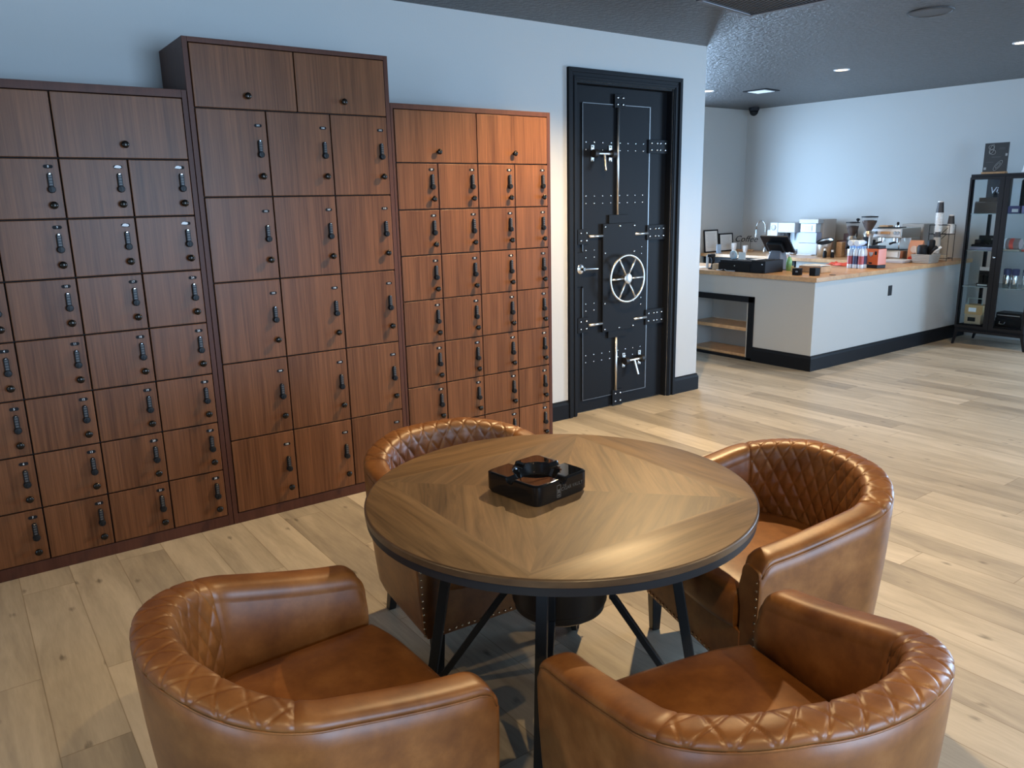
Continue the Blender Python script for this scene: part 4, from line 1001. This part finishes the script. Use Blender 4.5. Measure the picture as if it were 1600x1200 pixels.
for x in (gx0, gx1-p):
    for y, s in ((gy0-p/2, 1), (gy1+p/2, -1)):
        G(MB().rings([[(x+p/2-.010, y-.010+.03*s, .001), (x+p/2+.010, y-.010+.03*s, .001), (x+p/2+.010, y+.010+.03*s, .001), (x+p/2-.010, y+.010+.03*s, .001)], [(x, y-p/2, .145), (x+p, y-p/2, .145), (x+p, y+p/2, .145), (x, y+p/2, .145)]])).build('leg', M_black, gc)
mid = (gy0+gy1)/2
for k, (ya, yb) in enumerate(((mid+.002, gy0-.002), (gy1+.002, mid-.002))):
    d = MB(); q = .026
    qa, qb = (.050, .020) if k == 0 else (.020, .050)
    d.box(gx0-.020, gx0-.002, ya, ya+qa, .20, gt-.03).box(gx0-.020, gx0-.002, yb-qb, yb, .20, gt-.03).box(gx0-.020, gx0-.002, ya+qa, yb-qb, .20, .20+q).box(gx0-.020, gx0-.002, ya+qa, yb-qb, gt-.03-q, gt-.03)
    o = G(d).build('glass_door', M_black, gc, bevel=.0015)
    G(MB().box(gx0-.013, gx0-.009, ya+qa, yb-qb, .20+q, gt-.03-q)).build('pane', M_glass, o)
    if k == 0: G(MB().lathe([(.006, 0), (.009, -.012), (.012, -.022), (.004, -.026)], (gx0-.020, ya+.013, .98), 'x', 14)).build('knob', M_chrome, o, smooth=True)
for y in (gy0-.014, gy1+.010): G(MB().box(gx0+p, gx1-p, y, y+.004, .18, gt-p)).build('side_pane', M_glass, gc)
SH = [.655, 1.045, 1.435]
M_shelfglass = mat('shelf_glass', (.35, .42, .43), .1)
for z in SH: G(MB().box(gx0+.012, gx1-.012, gy1+.008, gy0-.016, z-.008, z)).build('glass_shelf', M_shelfglass, gc)
# on top
pb = thing('cutter_poster', 'dark display board with white cutter drawings on top of the glass cabinet', 'poster board', (9.20, -.615, gt+.001))
MB().box(-.03, .03, -.12, .12, 0, .022).build('wood_base', M_butcher, pb, bevel=.002)
MB().box(-.006, .006, -.118, .118, .022, .318).build('board', mat('charcoal_board', (.035, .033, .032), .4), pb)
M_line = mat('pale_line', (.32, .31, .29), .6)
def outline(pts, w=.0022, nm='drawing'):
    mm = MB()
    for a, b in zip(pts, pts[1:]): 
        a, b = Vector((-.0075, a[0], a[1])), Vector((-.0075, b[0], b[1])); mm.tube([a, b], w, 4)
    return mm.build(nm, M_line, pb)
def ell(cy, cz, a, b, t, n=20): return [(cy+a*math.cos(q)*math.cos(t)-b*math.sin(q)*math.sin(t), cz+a*math.cos(q)*math.sin(t)+b*math.sin(q)*math.cos(t)) for q in [2*PI*i/n for i in range(n+1)]]
outline(ell(.052, .275, .026, .022, .3)); outline(ell(.035, .225, .03, .024, .3)); outline(ell(.045, .255, .05, .02, 1.9)); outline(ell(-.03, .085, .062, .022, -.9)); outline(ell(-.03, .085, .035, .010, -.9))
MB().box(-.0075, -.0061, -.112, -.092, .18, .205).build('sticker', M_line, pb); MB().box(-.0075, -.0061, .085, .108, .045, .07).build('sticker', M_line, pb)
MB().box(-.0075, -.0062, -.085, -.03, .262, .266).box(-.0075, -.0062, -.085, -.02, .250, .253).box(-.0075, -.0062, -.05, .04, .17, .176).box(-.0075, -.0062, .02, .09, .12, .124).build('faint_text_line', mat('faint_line', (.09, .085, .08), .6), pb)
st = thing('statuette', 'white statuette at the right edge on top of the glass cabinet', 'statuette', (9.22, -.925, gt+.001))
mm = MB(); random.seed(2)
mm.lathe([(.052, 0), (.055, .015), (.046, .03), (.040, .07), (.034, .105), (.018, .130), (.015, .145), (.026, .160), (.034, .180), (.034, .20), (.028, .218), (.014, .228), (.001, .230)], (0, 0, 0), 'z', 24, sx=.8); mm.build('figure', M_white, st, smooth=True)
MB().lathe([(.008, 0), (.006, -.012), (.001, -.016)], (-.026, 0, .188), 'x', 10).build('nose', M_white, st, smooth=True)
# shelf contents (top shelf)
vb = thing('lighter_box', 'dark upright box printed Viso on the top cabinet shelf', 'box', (9.34, -.62, SH[2]+.001)); MB().box(-.05, .05, -.115, .10, 0, .365).build('carton', mat('brown_black_box', (.045, .038, .034), .5), vb, bevel=.003)
text_obj('Viso', .10, M_white, vb, (-.0512, -.02, .235), (PI/2, 0, -PI/2), name='logo', shear=.2)
MB().box(-.052, -.050, -.075, .035, .19, .192).build('underline', M_line, vb)
one('wooden_humidor', 'wide brown wooden box in front of the upright Viso box', 'humidor', (9.19, -.60, SH[2]+.001), MB().box(-.06, .06, -.115, .115, 0, .115).box(-.058, .058, -.113, .113, .118, .125).box(-.05, .05, -.10, .08, .125, .165), mat('brown_humidor', (.075, .055, .042), .5), bevel=.002)
one('table_lighter', 'small black torch lighter with shiny tip on the brown wooden box', 'lighter', (9.17, -.665, SH[2]+.1662), MB().lathe([(.02, 0), (.022, .03), (.012, .04), (.010, .055)], (0, 0, 0), 'z', 14), M_blackmetal, smooth='auto')
one('torch_lighter', 'tall dark cylinder on the top shelf behind the cabinet door stile', 'lighter', (9.30, -.885, SH[2]+.001), MB().lathe([(.05, 0), (.05, .02), (.028, .03), (.028, .33), (.018, .345)], (0, 0, 0), 'z', 20), M_blackmetal, smooth='auto')
for k, (y, c, lb) in enumerate([(-.875, (.09, .09, .20), 'navy carton with white label on the top shelf, left of the two'), (-1.01, (.22, .22, .42), 'purple-blue carton with white label on the top shelf, at the right edge')]):
    t = thing('carton', lb, 'box', (9.17, y, SH[2]+.001)); MB().box(-.04, .04, -.058, .058, 0, .075).build('carton_body', mat('carton_blue', c, .5), t, bevel=.002); MB().box(-.042, -.0405, -.045, .015, .012, .045).build('price_label', M_paper, t)
# second shelf
t2 = thing('cutter_case', 'open presentation case with silver front edge on the second shelf', 'case', (9.20, -.62, SH[1]+.001))
MB().box(-.09, .09, -.125, .125, 0, .035).build('tray', mat('silver_blue_edge', (.30, .33, .42), .3, metal=.6), t2, bevel=.004)
MB().box(-.085, .085, -.12, .12, .036, .060).build('cushion', M_black, t2, bevel=.006); MB().cbox((.095, 0, .09), (.012, .24, .12)).build('lid', M_plate, t2); MB().cbox((-.0, .075, .085), (.08, .06, .05)).build('dark_block', M_plate, t2, bevel=.004)
for k in range(4): MB().tube([(-.05, -.08+k*.045, .064), (.04, -.06+k*.045, .068)], .008, 8).build('cutter', M_blackmetal, t2, smooth=True)
text_obj('Viso', .03, M_line, t2, (.088, -.03, .11), (PI/2, 0, -PI/2), name='logo')
t3 = thing('red_lighter_pack', 'clear round tub of red lighters on the second shelf, right of the stile', 'lighter tub', (9.20, -.885, SH[1]+.014)); MB().lathe([(.055, -.075), (.058, -.06), (.058, .07), (.05, .075)], (0, 0, .058), 'y', 24).build('tub', mat('tub_grey', (.30, .24, .23), .2), t3, smooth='auto'); MB().lathe([(.0585, -.02), (.0585, .02)], (0, 0, .058), 'y', 24, 0, False).build('red_band', M_red, t3, smooth=True); MB().lathe([(.0595, .055), (.0595, .076), (.05, .078)], (0, 0, .058), 'y', 24).build('end_cap', M_white, t3, smooth='auto')
one('flat_carton', 'flat cream box under the red lighter tub', 'box', (9.20, -.885, SH[1]+.001), MB().box(-.06, .06, -.085, .085, 0, .013), mat('cream_card', (.70, .62, .50), .6), bevel=.001)
one('red_carton', 'flat red and white box at the right edge of the second shelf', 'box', (9.20, -1.045, SH[1]+.001), MB().box(-.06, .06, -.05, .05, 0, .018), M_red, bevel=.001)
# third shelf
t4 = thing('cutter_rack', 'dark stepped rack of cutters with white cards on the third shelf', 'rack', (9.20, -.665, SH[0]+.001))
MB().box(-.04, .07, -.085, .085, 0, .03).box(0, .07, -.085, .085, .03, .17).build('rack_body', M_black, t4, bevel=.003); MB().box(-.004, 0, -.08, .08, .165, .205).build('header_card', M_paper, t4); MB().box(-.05, -.045, -.03, .07, .005, .02).build('price_strip', M_white, t4)
for k in range(3): MB().lathe([(.022, 0), (.024, .07), (.018, .085)], (-.02, -.055+k*.05, .035), 'z', 16).build('lighter', M_blackmetal, t4, smooth='auto')
for k, y in enumerate((-.865, -.945, -1.05)):
    t = thing('steel_tumbler', ['steel tumbler with dark lid on the third shelf, left of the three', 'steel tumbler with dark lid on the third shelf, middle of the three', 'steel tumbler with dark lid on the third shelf at the right edge'][k], 'tumbler', (9.20, y, SH[0]+.001), 0, 'steel tumblers in the cabinet')
    MB().lathe([(.028, 0), (.034, .01), (.036, .13), (.034, .135)], (0, 0, 0), 'z', 20).build('cup_body', M_chrome, t, smooth='auto'); MB().lathe([(.037, .135), (.037, .195), (.03, .20)], (0, 0, 0), 'z', 20).build('lid', M_navy if k < 2 else M_chrome, t, smooth='auto')
# bottom
zb = .236
for k, (z, h, lb) in enumerate([(zb, .105, 'pale wooden gift box at the bottom of the glass cabinet, under the gold one'), (zb+.106, .105, 'golden wooden gift box stacked on the pale one, with a clear handle lid')]):
    t = thing('gift_box', lb, 'box', (9.19, -.60, z)); MB().box(-.07, .07, -.085-.008*k, .085+.008*k, 0, h).build('box_body', mat('gold_box' if k else 'pale_box', (.52, .36, .17) if k else (.45, .36, .24), .4), t, bevel=.003)
    MB().box(-.073, -.071, -.03, .05, .03, .075).build('printed_mark', M_blackmetal if k == 0 else M_chrome, t)
    if k: MB().tube([(-.04, -.07, h), (-.04, -.07, h+.07), (-.04, .075, h+.07), (-.04, .075, h)], .006, 6).build('handle', mat('pale_green_handle', (.35, .45, .42), .3), t)
for k, (z, w, lb) in enumerate([(zb, .13, 'black cigar case with silver handle at the bottom of the cabinet'), (zb+.101, .125, 'flat black case stacked on the handled case')]):
    t = thing('travel_case', lb, 'case', (9.22, -.955, z)); MB().box(-.09, .09, -w, w, 0, .10 if k == 0 else .055).build('shell', M_black, t, bevel=.006)
    if k == 0: MB().tube([(-.092, .08, .055), (-.105, .078, .035), (-.105, .03, .035), (-.092, .028, .055)], .005, 6).build('handle', M_chrome, t)
    else: MB().box(-.0925, -.0905, -.11, .11, .025, .030).build('seam_strip', M_steel, t)

# ------------------------------------------------------------------ ceiling things
def can(x, y, lb, on=True, r=.075):
    t = thing('downlight', lb, 'ceiling light', (x, y, CZ), 0, 'recessed downlights')
    rs = []
    MB().lathe([(r, 0), (r, -.004), (r*.78, -.006), (r*.72, -.0015), (r*.72, 0)], (0, 0, 0), 'z', 32).build('trim_ring', M_can, t, smooth='auto')
    MB().lathe([(r*.72, -.0008), (r*.72, -.0028), (.001, -.0030)], (0, 0, 0), 'z', 28).build('lens', M_lampon, t, smooth=True)
DL = ['recessed ceiling light above the coffee counter, middle of the photo ceiling', 'recessed ceiling light at the wall corner edge of the alcove', 'recessed ceiling light at the right edge of the photo']
can(7.39, .12, DL[0]); can(7.37, 1.77, DL[1]); can(7.46, -1.45, DL[2])
for (x, y), lb in zip([(3.35, -1.35), (.7, -4.7), (3.6, -4.2), (-1.2, -2.2)], ['recessed ceiling light before the vault door wall', 'recessed ceiling light above the front of the room, beyond the top of the photo', 'recessed ceiling light behind the front right chair', 'recessed ceiling light at the far left before the lockers']): can(x, y, lb)
sp = thing('ceiling_speaker', 'flat dark round ceiling speaker at the top right', 'speaker', (5.645, -1.594, CZ))
MB().lathe([(.145, 0), (.145, -.006), (.132, -.010), (.128, -.006), (.001, -.005)], (0, 0, 0), 'z', 40).build('grille', mat('dark_speaker', (.05, .052, .055), .5), sp, smooth='auto')
vt = thing('ceiling_vent', 'square white-centred ceiling vent above the coffee counter', 'vent', (7.95, 1.47, CZ), .1)
MB().box(-.15, .15, -.15, .15, -.008, 0).build('frame', M_black, vt); MB().box(-.11, .11, -.11, .11, -.012, -.008).build('diffuser', M_can, vt)
cd = thing('security_camera', 'black dome security camera in the alcove ceiling corner', 'camera', (9.32, 2.60, CZ))
MB().lathe([(.07, 0), (.07, -.03), (.062, -.045)], (0, 0, 0), 'z', 28).build('housing', M_black, cd, smooth='auto'); MB().lathe([(.058, -.045), (.054, -.07), (.038, -.095), (.012, -.108), (.001, -.109)], (0, 0, 0), 'z', 28).build('dome', M_plate, cd, smooth=True)
rg = thing('return_air_grille', 'large brown louvred return-air grille in the ceiling, top of photo', 'ceiling grille', (4.60, -.915, CZ), math.radians(8))
fr_ = MB(); g0 = .64
for a, b, c_, d in ((-g0, 0, -.03, 0), (-g0, 0, -g0, -g0+.03), (-g0, -g0+.03, -g0+.03, -.03), (-.03, 0, -g0+.03, -.03)): fr_.box(a, b, c_, d, -.022, 0)
fr_.build('frame', mat('grey_grille_frame', (.10, .10, .11), .35, metal=.3), rg, bevel=.004)
MB().box(-g0+.03, -.03, -g0+.03, -.03, -.003, -.001).build('filter_back', mat('brown_filter', (.05, .035, .025), .8), rg)
ls = MB()
for k in range(26): ls.cbox((-g0/2, -.045-k*.0218, -.012), (g0-.065, .016, .0015), 0, Matrix.Rotation(.6, 3, 'X'))
ls.build('louvres', mat('brown_louvre', (.09, .065, .048), .45), rg)
